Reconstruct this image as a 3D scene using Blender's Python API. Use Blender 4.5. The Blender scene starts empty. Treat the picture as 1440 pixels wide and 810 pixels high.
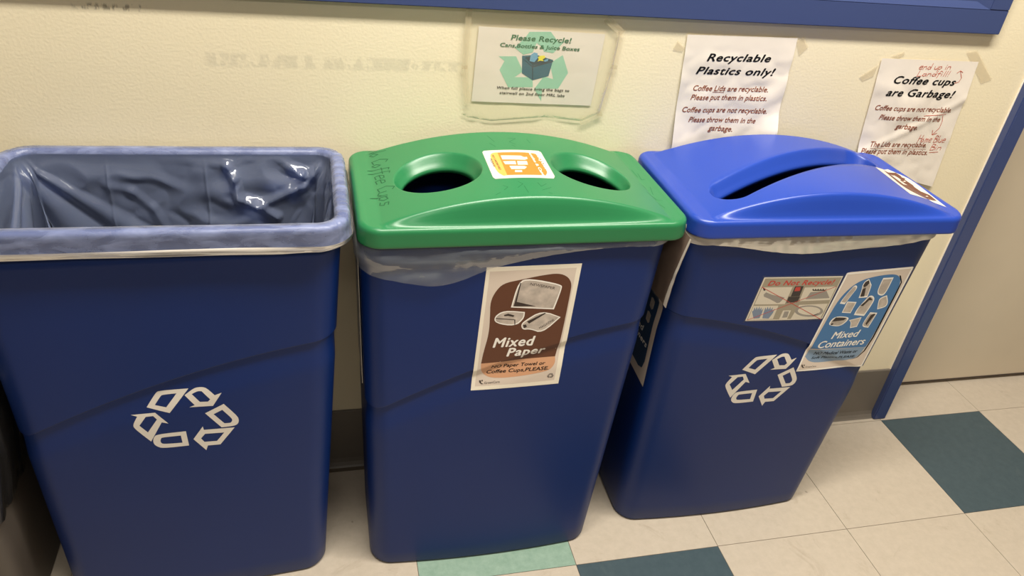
import bpy, bmesh, math, random
from mathutils import Vector, Matrix, noise
from mathutils.geometry import tessellate_polygon

SC = bpy.context.scene
COL = SC.collection
random.seed(4)

# ------------------------------------------------------------------ camera
YAW, PITCH, ROLL = .2868, .5635, .1158
d = Vector((math.sin(YAW) * math.cos(PITCH), math.cos(YAW) * math.cos(PITCH), -math.sin(PITCH)))
r0 = Vector((math.cos(YAW), -math.sin(YAW), 0)); u0 = r0.cross(d)
r1 = math.cos(ROLL) * r0 + math.sin(ROLL) * u0
u1 = -math.sin(ROLL) * r0 + math.cos(ROLL) * u0
cam_data = bpy.data.cameras.new('camera'); cam = bpy.data.objects.new('camera', cam_data); COL.objects.link(cam)
M = Matrix.Identity(4)
for i in range(3):
    M[i][0], M[i][1], M[i][2] = r1[i], u1[i], -d[i]
M[0][3], M[1][3], M[2][3] = -.4561, -1.2142, 1.2354
cam.matrix_world = M
cam_data.sensor_width = 36; cam_data.lens = 36 * 1072.3 / 1440; cam_data.clip_start = .02
SC.camera = cam

# ------------------------------------------------------------------ light and exposure
W = bpy.data.worlds.new('world'); SC.world = W; W.use_nodes = True
W.node_tree.nodes['Background'].inputs[0].default_value = (1.0, .93, .84, 1)
W.node_tree.nodes['Background'].inputs[1].default_value = .17
def area(name, loc, size, power, color, target=None):
    L = bpy.data.lights.new(name, 'AREA'); L.shape = 'RECTANGLE'; L.size, L.size_y = size
    L.energy = power; L.color = color
    o = bpy.data.objects.new(name, L); COL.objects.link(o); o.location = loc
    if target: o.rotation_euler = (Vector(target) - Vector(loc)).to_track_quat('-Z', 'Y').to_euler()
    return o
area('ceiling_light_near', (.12, -.66, 2.55), (1.7, .22), 72, (1.0, .95, .86))
area('ceiling_light_far', (-.6, -2.4, 2.55), (1.2, .3), 14, (1.0, .95, .88))
SC.view_settings.view_transform = 'Standard'; SC.view_settings.look = 'None'
SC.view_settings.gamma = 1; SC.view_settings.use_curve_mapping = False
SC.view_settings.exposure = .35

# ---- measured outlines (metres) of the print on each surface
D = {'ls_sheet': [(-0.2025,0.9341),(0.0106,0.9303),(0.0046,0.8081),(-0.2058,0.8118)],'ls_sleeve': [(-0.2206,0.9582),(-0.1916,0.9576),(-0.1457,0.9585),(-0.0564,0.9577),(0.0091,0.9544),(0.0361,0.9352),(0.034,0.8773),(0.0222,0.795),(-0.0075,0.7802),(-0.0774,0.7863),(-0.1687,0.778),(-0.2101,0.7843),(-0.2212,0.7897),(-0.2133,0.8117),(-0.2216,0.8695),(-0.2249,0.9198)],'ls_green': [('Please Recycle!',-0.1486,0.9153,-0.0465,0.9135,0.0083),('Cans,Bottles & Juice Boxes',-0.1656,0.904,-0.0303,0.9012,0.0061)],'ls_black': [('When full please bring the bags to',-0.1649,0.8343,-0.0382,0.8318,0.0046),('stairwell on 2nd floor MRL labs',-0.1593,0.8258,-0.0454,0.8228,0.0046)],'ls_arrows': [[(-0.119,0.9289),(-0.0834,0.9304),(-0.0692,0.9152),(-0.0585,0.9156),(-0.0748,0.8962),(-0.0914,0.8983),(-0.0935,0.9046),(-0.1051,0.9118),(-0.11,0.8963),(-0.1255,0.8919),(-0.1413,0.9029),(-0.1258,0.9186)],[(-0.1663,0.888),(-0.1372,0.889),(-0.1226,0.8647),(-0.1364,0.8545),(-0.1052,0.8553),(-0.1032,0.8385),(-0.1454,0.8369),(-0.163,0.8661),(-0.1558,0.8806)],[(-0.0581,0.8934),(-0.0446,0.8643),(-0.0586,0.8368),(-0.0864,0.8362),(-0.0856,0.8142),(-0.1002,0.8358),(-0.0862,0.8572),(-0.0691,0.8528),(-0.0757,0.8713),(-0.0769,0.8805)]],'ls_crate': [[(-0.1272,0.8901),(-0.1042,0.8927),(-0.0736,0.8851),(-0.0781,0.858),(-0.09,0.8544),(-0.1051,0.85),(-0.1244,0.8614)]],'ls_crate_in': [[(-0.1224,0.8876),(-0.1039,0.8908),(-0.0766,0.8845),(-0.0889,0.8783),(-0.1075,0.8751)]],'ls_crate_line': [[(-0.1086,0.8756),(-0.107,0.8756),(-0.1043,0.8519),(-0.1059,0.8519)],[(-0.1247,0.8842),(-0.1234,0.8848),(-0.1079,0.8735),(-0.0732,0.8838),(-0.073,0.882),(-0.1076,0.8714)]],'ls_bottle': [[(-0.1137,0.882),(-0.1127,0.8924),(-0.1073,0.8964),(-0.1018,0.8953),(-0.1003,0.8876),(-0.1054,0.8804)],[(-0.0896,0.884),(-0.0819,0.8874),(-0.0826,0.883),(-0.0879,0.8815)]],'ls_flower': [[(-0.1005,0.8889),(-0.0959,0.8916),(-0.0892,0.8919),(-0.0875,0.8888),(-0.0919,0.8853),(-0.0894,0.8827),(-0.0963,0.8833),(-0.1001,0.8816),(-0.0985,0.8858)]],'s1_sheet': [(0.1575,0.9355),(0.3686,0.9377),(0.3726,0.7658),(0.1711,0.7325)],'s2_sheet': [(0.5539,0.9084),(0.7693,0.9087),(0.783,0.6486),(0.5742,0.6944)],'s1_bold': [('Recyclable',0.2029,0.8928,0.3273,0.8947,0.0127),('Plastics only!',0.1883,0.8695,0.343,0.8704,0.013)],'s1_brown': [('Coffee Lids are recyclable.',0.1901,0.8399,0.3379,0.8407,0.0095),('Please put them in plastics.',0.1891,0.8235,0.3389,0.8248,0.0096),('Coffee cups are not recyclable.',0.1784,0.8005,0.3467,0.801,0.0098),('Please throw them in the',0.1949,0.7821,0.3289,0.782,0.0099),('garbage.',0.2382,0.7663,0.2869,0.7649,0.0101)],'s2_bold': [('Coffee cups',0.5964,0.863,0.7363,0.8619,0.014),('are Garbage!',0.5892,0.8391,0.7443,0.8377,0.0143)],'s2_brown': [('Coffee cups are not recyclable.',0.5777,0.8109,0.7521,0.8091,0.0099),('Please throw them in the',0.5939,0.7922,0.7353,0.7894,0.0101),('garbage.',0.6386,0.7745,0.6903,0.7721,0.0102),('The Lids are recyclable.',0.5954,0.7372,0.7283,0.7354,0.0105),('Please put them in plastics.',0.5774,0.7237,0.7387,0.7191,0.0106)],'s2_hand': [('end up in',0.6411,0.8904,0.7132,0.8925,0.0115),('Landfill!',0.6426,0.8778,0.716,0.8789,0.0107),('Home Blue',0.7036,0.7464,0.7685,0.7458,0.015),('Bin',0.7408,0.7294,0.7683,0.7295,0.0132)],'s2_lines': [[(0.7415,0.7243),(0.7627,0.7254)],[(0.694,0.8005),(0.7434,0.8051)],[(0.7374,0.8026),(0.7415,0.7904),(0.7413,0.7767),(0.7321,0.7627)],[(0.7408,0.7657),(0.7315,0.7617),(0.728,0.7716)],[(0.7346,0.8665),(0.7422,0.869),(0.7448,0.877),(0.7364,0.8896)],[(0.7301,0.8857),(0.7359,0.8905),(0.7429,0.8875)]],'s2_under': [[(0.5968,0.7338),(0.7302,0.7314)]],'s1_under': [[(0.2295,0.8378),(0.2516,0.8374)]],'tapes1': [[(0.3683,0.9315),(0.3805,0.9402),(0.3954,0.9221),(0.3823,0.907)],[(0.1365,0.9089),(0.1424,0.925),(0.1583,0.9136),(0.155,0.9055)]],'tapes2': [[(0.7336,0.9254),(0.7568,0.9298),(0.8182,0.8757),(0.7974,0.8672)],[(0.5203,0.8722),(0.5518,0.8952),(0.5501,0.8744),(0.5308,0.8649)],[(0.5728,0.9121),(0.597,0.9216),(0.6007,0.9165),(0.5919,0.9097)]],'mp_sheet': [(-0.2222,0.6569),(-0.0741,0.6582),(-0.0803,0.4235),(-0.2299,0.4217)],'mp_inner': [(-0.2168,0.6497),(-0.0817,0.6511),(-0.0888,0.432),(-0.2234,0.4294)],'mp_brown': [(-0.2052,0.6145),(-0.1942,0.6282),(-0.1689,0.6333),(-0.1339,0.6402),(-0.1092,0.6426),(-0.0942,0.6362),(-0.0863,0.6247),(-0.085,0.6118),(-0.0887,0.5141),(-0.0932,0.4802),(-0.2171,0.4772),(-0.2151,0.4989),(-0.209,0.5363),(-0.2101,0.5697),(-0.2118,0.5958)],'mp_tan': [(-0.2171,0.4772),(-0.0933,0.4809),(-0.0916,0.4705),(-0.095,0.4604),(-0.1031,0.4521),(-0.1577,0.4444),(-0.1959,0.4442),(-0.2103,0.4519),(-0.2163,0.4631)],'mp_white': [[(-0.1714,0.6309),(-0.154,0.6355),(-0.1022,0.6223),(-0.1,0.6152),(-0.1082,0.5761),(-0.1784,0.5837)],[(-0.2034,0.5684),(-0.1883,0.579),(-0.155,0.5739),(-0.155,0.5609),(-0.1683,0.5473),(-0.2011,0.555)],[(-0.159,0.5484),(-0.1551,0.5566),(-0.1273,0.5756),(-0.0951,0.5605),(-0.1218,0.5305),(-0.1433,0.5406),(-0.1547,0.5397)]],'mp_grey': [[(-0.1695,0.6287),(-0.1537,0.633),(-0.1039,0.6205),(-0.102,0.6153),(-0.1102,0.5785),(-0.1761,0.5855)],[(-0.2016,0.567),(-0.1875,0.577),(-0.1568,0.5723),(-0.1571,0.5621),(-0.1692,0.5501),(-0.1996,0.5566)],[(-0.1571,0.5486),(-0.1535,0.5551),(-0.1268,0.5732),(-0.098,0.5603),(-0.1225,0.5333),(-0.1426,0.5423),(-0.1541,0.542)]],'mp_dark': [[(-0.1885,0.5702),(-0.1815,0.5724),(-0.171,0.5682),(-0.173,0.5657),(-0.1811,0.5681),(-0.1872,0.5678)],[(-0.1557,0.5492),(-0.151,0.5503),(-0.1487,0.5454),(-0.153,0.5429)],[(-0.1744,0.5855),(-0.1683,0.628),(-0.1667,0.6279),(-0.1703,0.5937),(-0.1383,0.5838)],[(-0.1498,0.5556),(-0.1224,0.5706),(-0.1205,0.5692),(-0.1459,0.5513)],[(-0.2009,0.5653),(-0.1703,0.5608),(-0.1701,0.5595),(-0.2002,0.5636)],[(-0.1708,0.5602),(-0.1691,0.5608),(-0.1681,0.5507),(-0.1694,0.5501)]],'mp_head': [('Mixed',-0.2011,0.5084,-0.1318,0.5086,0.0182),('Paper',-0.1769,0.4891,-0.1116,0.4897,0.0161)],'mp_body': [('NO Paper Towel or',-0.1994,0.465,-0.1082,0.4662,0.0065),('Coffee Cups,PLEASE.',-0.2061,0.4541,-0.102,0.4556,0.0068)],'mp_small': [('GreenCare',-0.2083,0.4335,-0.1826,0.4348,0.0045)],'mp_news': [('NEWSPAPER',-0.1526,0.6232,-0.1123,0.6132,0.0048),('MAGAZINE',-0.1267,0.5395,-0.1045,0.555,0.0041)],'mp_logo': [[(-0.2174,0.4408),(-0.2148,0.4414),(-0.2133,0.4358),(-0.2091,0.4335),(-0.2132,0.4337),(-0.2163,0.4366)],[(-0.2137,0.4413),(-0.2114,0.4419),(-0.2109,0.4391),(-0.2129,0.4389)]],'mc_sheet': [(0.4098,0.6189),(0.4162,0.6202),(0.5406,0.6255),(0.5348,0.396),(0.3907,0.3989)],'mc_blue': [(0.4004,0.4513),(0.4096,0.5314),(0.4172,0.571),(0.4369,0.5986),(0.4639,0.6085),(0.5018,0.6126),(0.5199,0.6083),(0.5304,0.5932),(0.53,0.5701),(0.527,0.4684),(0.5222,0.4455)],'mc_low': [(0.4011,0.4494),(0.5216,0.4451),(0.5163,0.4248),(0.5025,0.4168),(0.4322,0.4147),(0.409,0.4206),(0.3974,0.4329)],'mc_edge': [(0.5199,0.6083),(0.5304,0.5932),(0.53,0.5701),(0.527,0.4684),(0.5221,0.4361),(0.5133,0.4218),(0.4984,0.4163),(0.5153,0.4211),(0.5253,0.4357),(0.5306,0.468),(0.5334,0.5699),(0.5329,0.5931),(0.5232,0.6081)],'mc_white': [[(0.4388,0.5926),(0.4434,0.5864),(0.4393,0.5746),(0.4316,0.5516),(0.4209,0.5538),(0.4224,0.5635),(0.4318,0.5855),(0.4345,0.5913)],[(0.4528,0.5998),(0.4594,0.6042),(0.4677,0.5939),(0.4708,0.5908),(0.4733,0.5642),(0.4554,0.5638),(0.4542,0.5812),(0.4514,0.5904)],[(0.4883,0.6047),(0.5097,0.605),(0.5092,0.5695),(0.5019,0.5648),(0.4891,0.5715),(0.4878,0.5943)],[(0.4349,0.5575),(0.4551,0.555),(0.4527,0.5306),(0.4336,0.5329)],[(0.4716,0.5588),(0.4768,0.5683),(0.4859,0.5662),(0.4927,0.5558),(0.4849,0.5218),(0.4617,0.5258),(0.4625,0.5393)],[(0.5003,0.5606),(0.5138,0.5661),(0.5246,0.5488),(0.5235,0.5388),(0.5072,0.535),(0.5026,0.5489)],[(0.4156,0.5112),(0.4219,0.5258),(0.4527,0.5227),(0.4546,0.5139),(0.443,0.5008),(0.4195,0.5051)],[(0.4565,0.5144),(0.4808,0.5196),(0.4807,0.5135),(0.4802,0.4974),(0.4662,0.4956),(0.4629,0.5091)],[(0.495,0.5293),(0.5114,0.527),(0.5067,0.4931),(0.492,0.4961),(0.4899,0.507)]],'mc_grey': [[(0.4378,0.5898),(0.4417,0.5845),(0.4382,0.5746),(0.4318,0.5554),(0.4229,0.5572),(0.4241,0.5653),(0.432,0.5838),(0.4342,0.5887)],[(0.454,0.5976),(0.4596,0.6013),(0.4666,0.5927),(0.4692,0.59),(0.4712,0.5678),(0.4562,0.5674),(0.4553,0.582),(0.4529,0.5897)],[(0.4898,0.6016),(0.5078,0.6018),(0.5074,0.572),(0.5012,0.5681),(0.4905,0.5736),(0.4894,0.5928)],[(0.4364,0.5554),(0.4534,0.5532),(0.4513,0.5327),(0.4353,0.5346)],[(0.4724,0.5571),(0.4767,0.5651),(0.4844,0.5633),(0.4901,0.5546),(0.4835,0.5261),(0.4641,0.5294),(0.4647,0.5407)],[(0.5021,0.5588),(0.5135,0.5635),(0.5226,0.549),(0.5217,0.5406),(0.5079,0.5374),(0.5041,0.549)],[(0.4186,0.5115),(0.4239,0.5239),(0.4498,0.5212),(0.4514,0.5138),(0.4416,0.5028),(0.4219,0.5065)],[(0.4588,0.5135),(0.4793,0.5178),(0.4792,0.5127),(0.4788,0.4992),(0.467,0.4977),(0.4642,0.509)],[(0.4957,0.5263),(0.5094,0.5244),(0.5054,0.496),(0.4931,0.4984),(0.4914,0.5075)]],'mc_dark': [[(0.4532,0.5903),(0.4543,0.5983),(0.4602,0.6018),(0.4641,0.5956),(0.4614,0.5898),(0.4572,0.5865)],[(0.4553,0.5827),(0.4607,0.5862),(0.4657,0.5669),(0.4577,0.5664)],[(0.4663,0.5468),(0.4728,0.5541),(0.4784,0.5645),(0.4876,0.5571),(0.48,0.5576),(0.4724,0.5448)],[(0.4209,0.5139),(0.4254,0.5231),(0.449,0.5204),(0.4452,0.5153)],[(0.4201,0.5086),(0.4251,0.5108),(0.4263,0.5062),(0.4218,0.5059)],[(0.4988,0.5223),(0.5048,0.5257),(0.5085,0.5241),(0.4998,0.4996),(0.4961,0.5032)]],'mc_head': [('Mixed',0.4349,0.4732,0.4935,0.4739,0.016),('Containers',0.414,0.4528,0.5149,0.4533,0.0162)],'mc_body': [('NO Medical Waste or',0.4144,0.4354,0.508,0.4338,0.0077),('Soft Plastics,PLEASE.',0.4123,0.4259,0.5078,0.4224,0.005)],'mc_small': [('GreenCare',0.4061,0.4067,0.4302,0.4057,0.0033)],'mc_logo': [[(0.3954,0.4147),(0.3983,0.4148),(0.4005,0.4096),(0.4052,0.4068),(0.4006,0.4069),(0.3975,0.4099)],[(0.4002,0.4141),(0.4027,0.4143),(0.4036,0.4115),(0.4016,0.4113)]],'dn_sleeve': [(0.2484,0.6204),(0.4077,0.6164),(0.4029,0.5189),(0.3894,0.5184),(0.2407,0.5233)],'dn_sheet': [(0.2519,0.6165),(0.4038,0.6128),(0.3982,0.5221),(0.3692,0.5222),(0.2446,0.5262)],'dn_grey': [(0.2544,0.6144),(0.4021,0.6104),(0.3962,0.5239),(0.2473,0.5277)],'dn_panels': [[(0.2547,0.5962),(0.3122,0.5949),(0.3098,0.5591),(0.2514,0.5611)],[(0.3368,0.5925),(0.3986,0.5917),(0.3975,0.563),(0.3364,0.5637)],[(0.2505,0.5579),(0.2985,0.5564),(0.2975,0.5275),(0.2488,0.528)],[(0.3393,0.5557),(0.3963,0.5552),(0.3936,0.523),(0.333,0.525)],[(0.3113,0.5453),(0.3271,0.5448),(0.3258,0.5255),(0.3099,0.5257)]],'dn_dark': [[(0.3166,0.5961),(0.3334,0.5956),(0.3331,0.5742),(0.3158,0.5748)],[(0.3118,0.5746),(0.3345,0.5738),(0.333,0.5618),(0.3117,0.562)],[(0.3532,0.587),(0.3539,0.5894),(0.3576,0.5862),(0.359,0.5891),(0.3626,0.586),(0.364,0.5889),(0.3677,0.5857),(0.369,0.5886),(0.3728,0.5854),(0.3741,0.5884),(0.3778,0.5852),(0.3815,0.5885),(0.3814,0.5868),(0.3785,0.5834),(0.3558,0.5846)],[(0.2563,0.5944),(0.2585,0.5955),(0.2629,0.5901),(0.2597,0.5891)],[(0.3742,0.5293),(0.3831,0.5348),(0.3861,0.535),(0.3785,0.529)]],'dn_redpatch': [[(0.3189,0.5942),(0.3286,0.5941),(0.3291,0.5859),(0.3188,0.5855)]],'dn_blue': [[(0.2513,0.5463),(0.2533,0.548),(0.2533,0.5551),(0.2571,0.5496),(0.2573,0.5564),(0.2612,0.5494),(0.2624,0.5565),(0.2652,0.5492),(0.2667,0.5545),(0.2691,0.5472),(0.2714,0.5525),(0.2717,0.5417),(0.2704,0.5308),(0.2592,0.5305)],[(0.2744,0.5433),(0.2744,0.5541),(0.2778,0.5485),(0.2784,0.5553),(0.2823,0.5487),(0.2837,0.5551),(0.2865,0.5481),(0.2888,0.5534),(0.2904,0.5461),(0.2938,0.5504),(0.2931,0.5405),(0.2889,0.5289),(0.2763,0.5302)]],'dn_soft': [[(0.2619,0.5812),(0.2651,0.5859),(0.278,0.5804),(0.2939,0.5762),(0.3046,0.573),(0.2985,0.5627),(0.2939,0.562),(0.2762,0.5717),(0.2642,0.5767)],[(0.3518,0.5821),(0.3828,0.5831),(0.3949,0.5673),(0.3474,0.5672)],[(0.3148,0.5429),(0.3237,0.5428),(0.3247,0.5296),(0.3149,0.5292)]],'dn_ring': [[(0.3933,0.5391),(0.3937,0.5363),(0.3925,0.5337),(0.3899,0.5315),(0.386,0.5298),(0.381,0.5286),(0.3751,0.528),(0.3687,0.5281),(0.362,0.5289),(0.3555,0.5302),(0.3494,0.5321),(0.3441,0.5344),(0.3398,0.537),(0.3367,0.5398),(0.3349,0.5427),(0.3346,0.5455),(0.3358,0.548),(0.3384,0.5502),(0.3422,0.5519),(0.3471,0.5531),(0.3528,0.5537),(0.3591,0.5536),(0.3657,0.553),(0.3722,0.5517),(0.3783,0.5498),(0.3837,0.5475),(0.3882,0.5449),(0.3914,0.542)],[(0.3873,0.5401),(0.3875,0.538),(0.3866,0.5361),(0.3845,0.5345),(0.3813,0.5332),(0.3773,0.5324),(0.3726,0.532),(0.3675,0.5321),(0.3623,0.5327),(0.3571,0.5337),(0.3523,0.5351),(0.3481,0.5368),(0.3447,0.5387),(0.3423,0.5408),(0.341,0.5429),(0.3408,0.5449),(0.3418,0.5468),(0.3439,0.5484),(0.347,0.5497),(0.3509,0.5505),(0.3555,0.5509),(0.3605,0.5508),(0.3657,0.5503),(0.3709,0.5493),(0.3757,0.548),(0.38,0.5462),(0.3834,0.5443),(0.3859,0.5422)]],'dn_red': [[(0.2536,0.5971),(0.3949,0.521)],[(0.3986,0.5917),(0.248,0.528)]],'dn_head': [('Do Not Recycle!',0.2629,0.5998,0.3915,0.5968,0.0098)],'rs_out': [[(-0.7161,0.4369),(-0.6996,0.464),(-0.6946,0.4664),(-0.6549,0.4676),(-0.6861,0.4238)],[(-0.6617,0.4556),(-0.6478,0.4676),(-0.6398,0.4691),(-0.6335,0.4682),(-0.6291,0.4652),(-0.6201,0.4524),(-0.6101,0.4562),(-0.6247,0.4317),(-0.6578,0.4323),(-0.6498,0.436)],[(-0.6375,0.418),(-0.6094,0.4339),(-0.5921,0.4066),(-0.5909,0.398),(-0.5927,0.391),(-0.5981,0.3869),(-0.6172,0.3862)],[(-0.5984,0.3838),(-0.6225,0.3502),(-0.6409,0.3502),(-0.6442,0.3404),(-0.66,0.3663),(-0.6437,0.3914),(-0.6429,0.3841)],[(-0.6678,0.3537),(-0.7056,0.3522),(-0.713,0.3568),(-0.7167,0.3626),(-0.7168,0.3699),(-0.7146,0.3769),(-0.7097,0.3823),(-0.6686,0.3843)],[(-0.7197,0.3683),(-0.7387,0.3973),(-0.7393,0.4055),(-0.7313,0.4204),(-0.7394,0.4241),(-0.7059,0.4262),(-0.6906,0.4028),(-0.6996,0.4061)]],'rs_in': [[(-0.7044,0.4404),(-0.6945,0.4561),(-0.6919,0.4585),(-0.6722,0.4598),(-0.6894,0.4351)],[(-0.6517,0.457),(-0.6429,0.462),(-0.6375,0.4612),(-0.6272,0.4451),(-0.6309,0.4409),(-0.642,0.4416)],[(-0.6257,0.4147),(-0.6127,0.4221),(-0.6014,0.4042),(-0.6002,0.3992),(-0.6023,0.3952),(-0.6049,0.3938),(-0.6123,0.3943)],[(-0.649,0.3666),(-0.6422,0.3755),(-0.6145,0.3749),(-0.6267,0.3583),(-0.645,0.3587)],[(-0.6763,0.3609),(-0.7028,0.3609),(-0.7064,0.3638),(-0.7068,0.3687),(-0.705,0.3734),(-0.7032,0.3751),(-0.6768,0.3761)],[(-0.7213,0.3877),(-0.7309,0.4024),(-0.7198,0.4191),(-0.7095,0.4199),(-0.7053,0.4126)]],'gs_sheet': [(-0.0457,0.0397),(-0.0424,0.0447),(0.0483,0.046),(0.0517,0.0409),(0.0485,-0.0523),(0.0441,-0.0605),(-0.046,-0.0597),(-0.0483,-0.0532)],'gs_orange': [(-0.0222,0.0352),(0.0338,0.0365),(0.0443,0.0268),(0.045,-0.0006),(0.0409,-0.0382),(0.0346,-0.0504),(-0.0256,-0.0496)],'gs_yellow': [(-0.0237,0.0359),(-0.0222,0.0352),(-0.0256,-0.0496),(-0.0313,-0.051),(-0.0367,-0.0415),(-0.0385,-0.0247),(-0.0379,0.0041),(-0.0361,0.0256),(-0.0316,0.0339)],'gs_white': [[(-0.0197,0.0233),(0.0126,0.022),(0.0171,0.0167),(0.022,0.0179),(0.0212,0.0101),(0.0155,0.0056),(-0.0204,0.0075)],[(-0.0207,0.0008),(-0.001,0.0012),(-0.0025,-0.0121),(-0.02,-0.0107)],[(0.0019,0.0012),(0.0178,0.0012),(0.0159,-0.0131),(-0.0006,-0.0134)],[(-0.0148,-0.0169),(0.0086,-0.0173),(0.0121,-0.0212),(0.0067,-0.0291),(-0.0144,-0.0293)],[(-0.0096,-0.0327),(0.0013,-0.033),(-0.0,-0.0406),(-0.0114,-0.0402)],[(0.0262,0.0342),(0.0317,0.0328),(0.0272,-0.0448),(0.0212,-0.0465)],[(0.0351,0.0212),(0.04,0.0219),(0.0369,-0.0361),(0.0309,-0.0393)]],'gs_text': [('Bottles & Cans',0.0355,0.0227,0.0321,-0.0392,0.0049)],'gw': [[(-0.2173,0.1286),(-0.2137,0.098)],[(-0.2137,0.098),(-0.2147,0.1239)],[(-0.2147,0.1239),(-0.1966,0.1145)],[(-0.2112,0.1009),(-0.2054,0.1037),(-0.2043,0.093),(-0.2093,0.092),(-0.2112,0.1009)],[(-0.198,0.0663),(-0.2055,0.0793),(-0.2188,0.0827),(-0.2218,0.0694),(-0.2205,0.0553)],[(-0.2116,0.0532),(-0.2104,0.044),(-0.2132,0.0444)],[(-0.2197,0.0345),(-0.2024,0.0279)],[(-0.2016,0.0364),(-0.2134,0.0309),(-0.2102,0.0248)],[(-0.2154,0.0289),(-0.2002,0.0209)],[(-0.22,0.0191),(-0.2135,0.0184),(-0.2151,0.0108),(-0.2194,0.0143),(-0.2189,0.0043)],[(-0.2201,0.006),(-0.2137,0.0054),(-0.2161,-0.0014),(-0.2195,-0.003)],[(-0.1971,-0.0239),(-0.2065,-0.0172),(-0.2191,-0.0161),(-0.221,-0.0278),(-0.218,-0.0356)],[(-0.2178,-0.0336),(-0.2101,-0.0374),(-0.2091,-0.0463),(-0.218,-0.0458)],[(-0.225,-0.056),(-0.2043,-0.0518)],[(-0.2094,-0.0501),(-0.2086,-0.0607),(-0.2169,-0.0546)],[(-0.2032,-0.0685),(-0.207,-0.0619),(-0.2088,-0.0723),(-0.2146,-0.0681),(-0.2136,-0.0767)]],'gw2': [[(-0.0244,0.1063),(-0.0176,0.0792)],[(-0.0268,0.0747),(-0.02,0.0587)],[(0.0089,0.095),(0.0214,0.0938),(0.0073,0.079),(0.0154,0.069)],[(0.0083,0.0655),(0.0132,0.0595)],[(0.0406,0.0932),(0.043,0.0777)],[(-0.0146,-0.072),(-0.0092,-0.0809),(-0.0196,-0.0926)],[(-0.0088,-0.0868),(-0.008,-0.1098)],[(0.0145,-0.0769),(0.0168,-0.0895),(0.0269,-0.0805)],[(0.0153,-0.102),(0.0311,-0.0928)],[(0.0225,-0.1099),(0.0271,-0.1137)],[(-0.0566,-0.1111),(-0.048,-0.1049)],[(-0.0396,-0.0834),(-0.0336,-0.0893),(-0.041,-0.098)],[(0.2211,0.0526),(0.2209,0.0227)],[(0.2266,0.0375),(0.2237,0.013),(0.2311,0.0147)],[(0.2163,-0.0107),(0.22,-0.0293)],[(0.2138,-0.0383),(0.2201,-0.0607)],[(0.2278,-0.0156),(0.2218,-0.043)],[(0.2184,-0.0749),(0.2223,-0.0909)],[(0.218,-0.0603),(0.2288,-0.0653)]],'gw_line': [(-0.2168,0.1307),(-0.2157,-0.077),(-0.1938,0.1123)],'creases': [[(-0.0266,0.7261),(0.0104,0.7238),(0.0489,0.719),(0.0673,0.7154)],[(0.0673,0.7154),(0.0761,0.6973),(0.0817,0.665),(0.1088,0.652),(0.1381,0.6282)],[(0.0676,0.719),(0.102,0.7286),(0.1394,0.7322),(0.18,0.7017)],[(0.1547,0.719),(0.18,0.7017),(0.2203,0.714)],[(0.2228,0.7263),(0.1834,0.6817),(0.12,0.6544)],[(-0.1077,0.684),(-0.0748,0.6717),(-0.0484,0.643),(-0.0351,0.611)]],'bs_sheet': [(0.1832,0.0389),(0.2265,0.0554),(0.2411,0.0204),(0.2402,-0.0205),(0.232,-0.1006),(0.2143,-0.0743),(0.1639,-0.0845),(0.1688,-0.0525)],'bs_brown': [(0.2036,0.0387),(0.2324,0.0397),(0.234,0.011),(0.2319,-0.0168),(0.2349,-0.049),(0.231,-0.0772),(0.1932,-0.0672),(0.18,-0.0441),(0.1929,0.0062)],'bs_white': [[(0.2058,0.0203),(0.2245,0.0289),(0.2263,-0.0094),(0.1986,-0.0249)],[(0.2346,0.0016),(0.2374,-0.0095),(0.2349,-0.056),(0.2233,-0.0329)]],'sp_pts': [(-0.2307,0.3587),(-0.2406,0.5546),(-0.1567,0.3671),(-0.2669,0.5607),(-0.2867,0.6983),(-0.1816,0.5489)]}
# ---- outer shape of the bins
BINS = {
 'L': dict(b=(-.688, -.153), t=(-.668, -.1565), mir=1),
 'M': dict(b=(-.175, -.163), t=(-.167, -.1453), mir=1),
 'R': dict(b=(.334, -.1306), t=(.335, -.1447), mir=-1),
}
HB = .70
def bin_dims(k, z):
    B = BINS[k]; w = z / HB
    cx = B['b'][0] + (B['t'][0] - B['b'][0]) * w
    cy = B['b'][1] + (B['t'][1] - B['b'][1]) * w
    return cx, cy, .212 + .023 * w, .1046 + .0234 * w
def step_z(k, u):
    u = max(-.21, min(.235, u * BINS[k]['mir']))
    return .487 + .36 * u - .5 * u * u
def smooth(a, b, x):
    t = max(0., min(1., (x - a) / (b - a))); return t * t * (3 - 2 * t)
HS_ = .0028
def lip(dz):
    # crisp lip of the upper panel, the hollow below it fading out downwards
    return HS_ * min(1, smooth(-.0018, .0012, dz) + smooth(-.012, -.06, dz))
def bridged(dz):
    # a sticker spans the hollow softly
    return HS_ * min(1, smooth(-.016, -.0015, dz) + smooth(-.012, -.06, dz))
def front_y(k, x, z, f=None):
    cx, cy, hx, hy = bin_dims(k, z)
    u = x - cx
    bow = (.009 * (1 - z / HB) + .002) * max(0, 1 - (u / hx) ** 2)
    st = (f or lip)(z - step_z(k, u))
    return cy - hy - bow - st
def side_x(k, z, sgn):
    cx, cy, hx, hy = bin_dims(k, z)
    return cx + sgn * (hx + lip(z - step_z(k, sgn * hx)))
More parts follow.
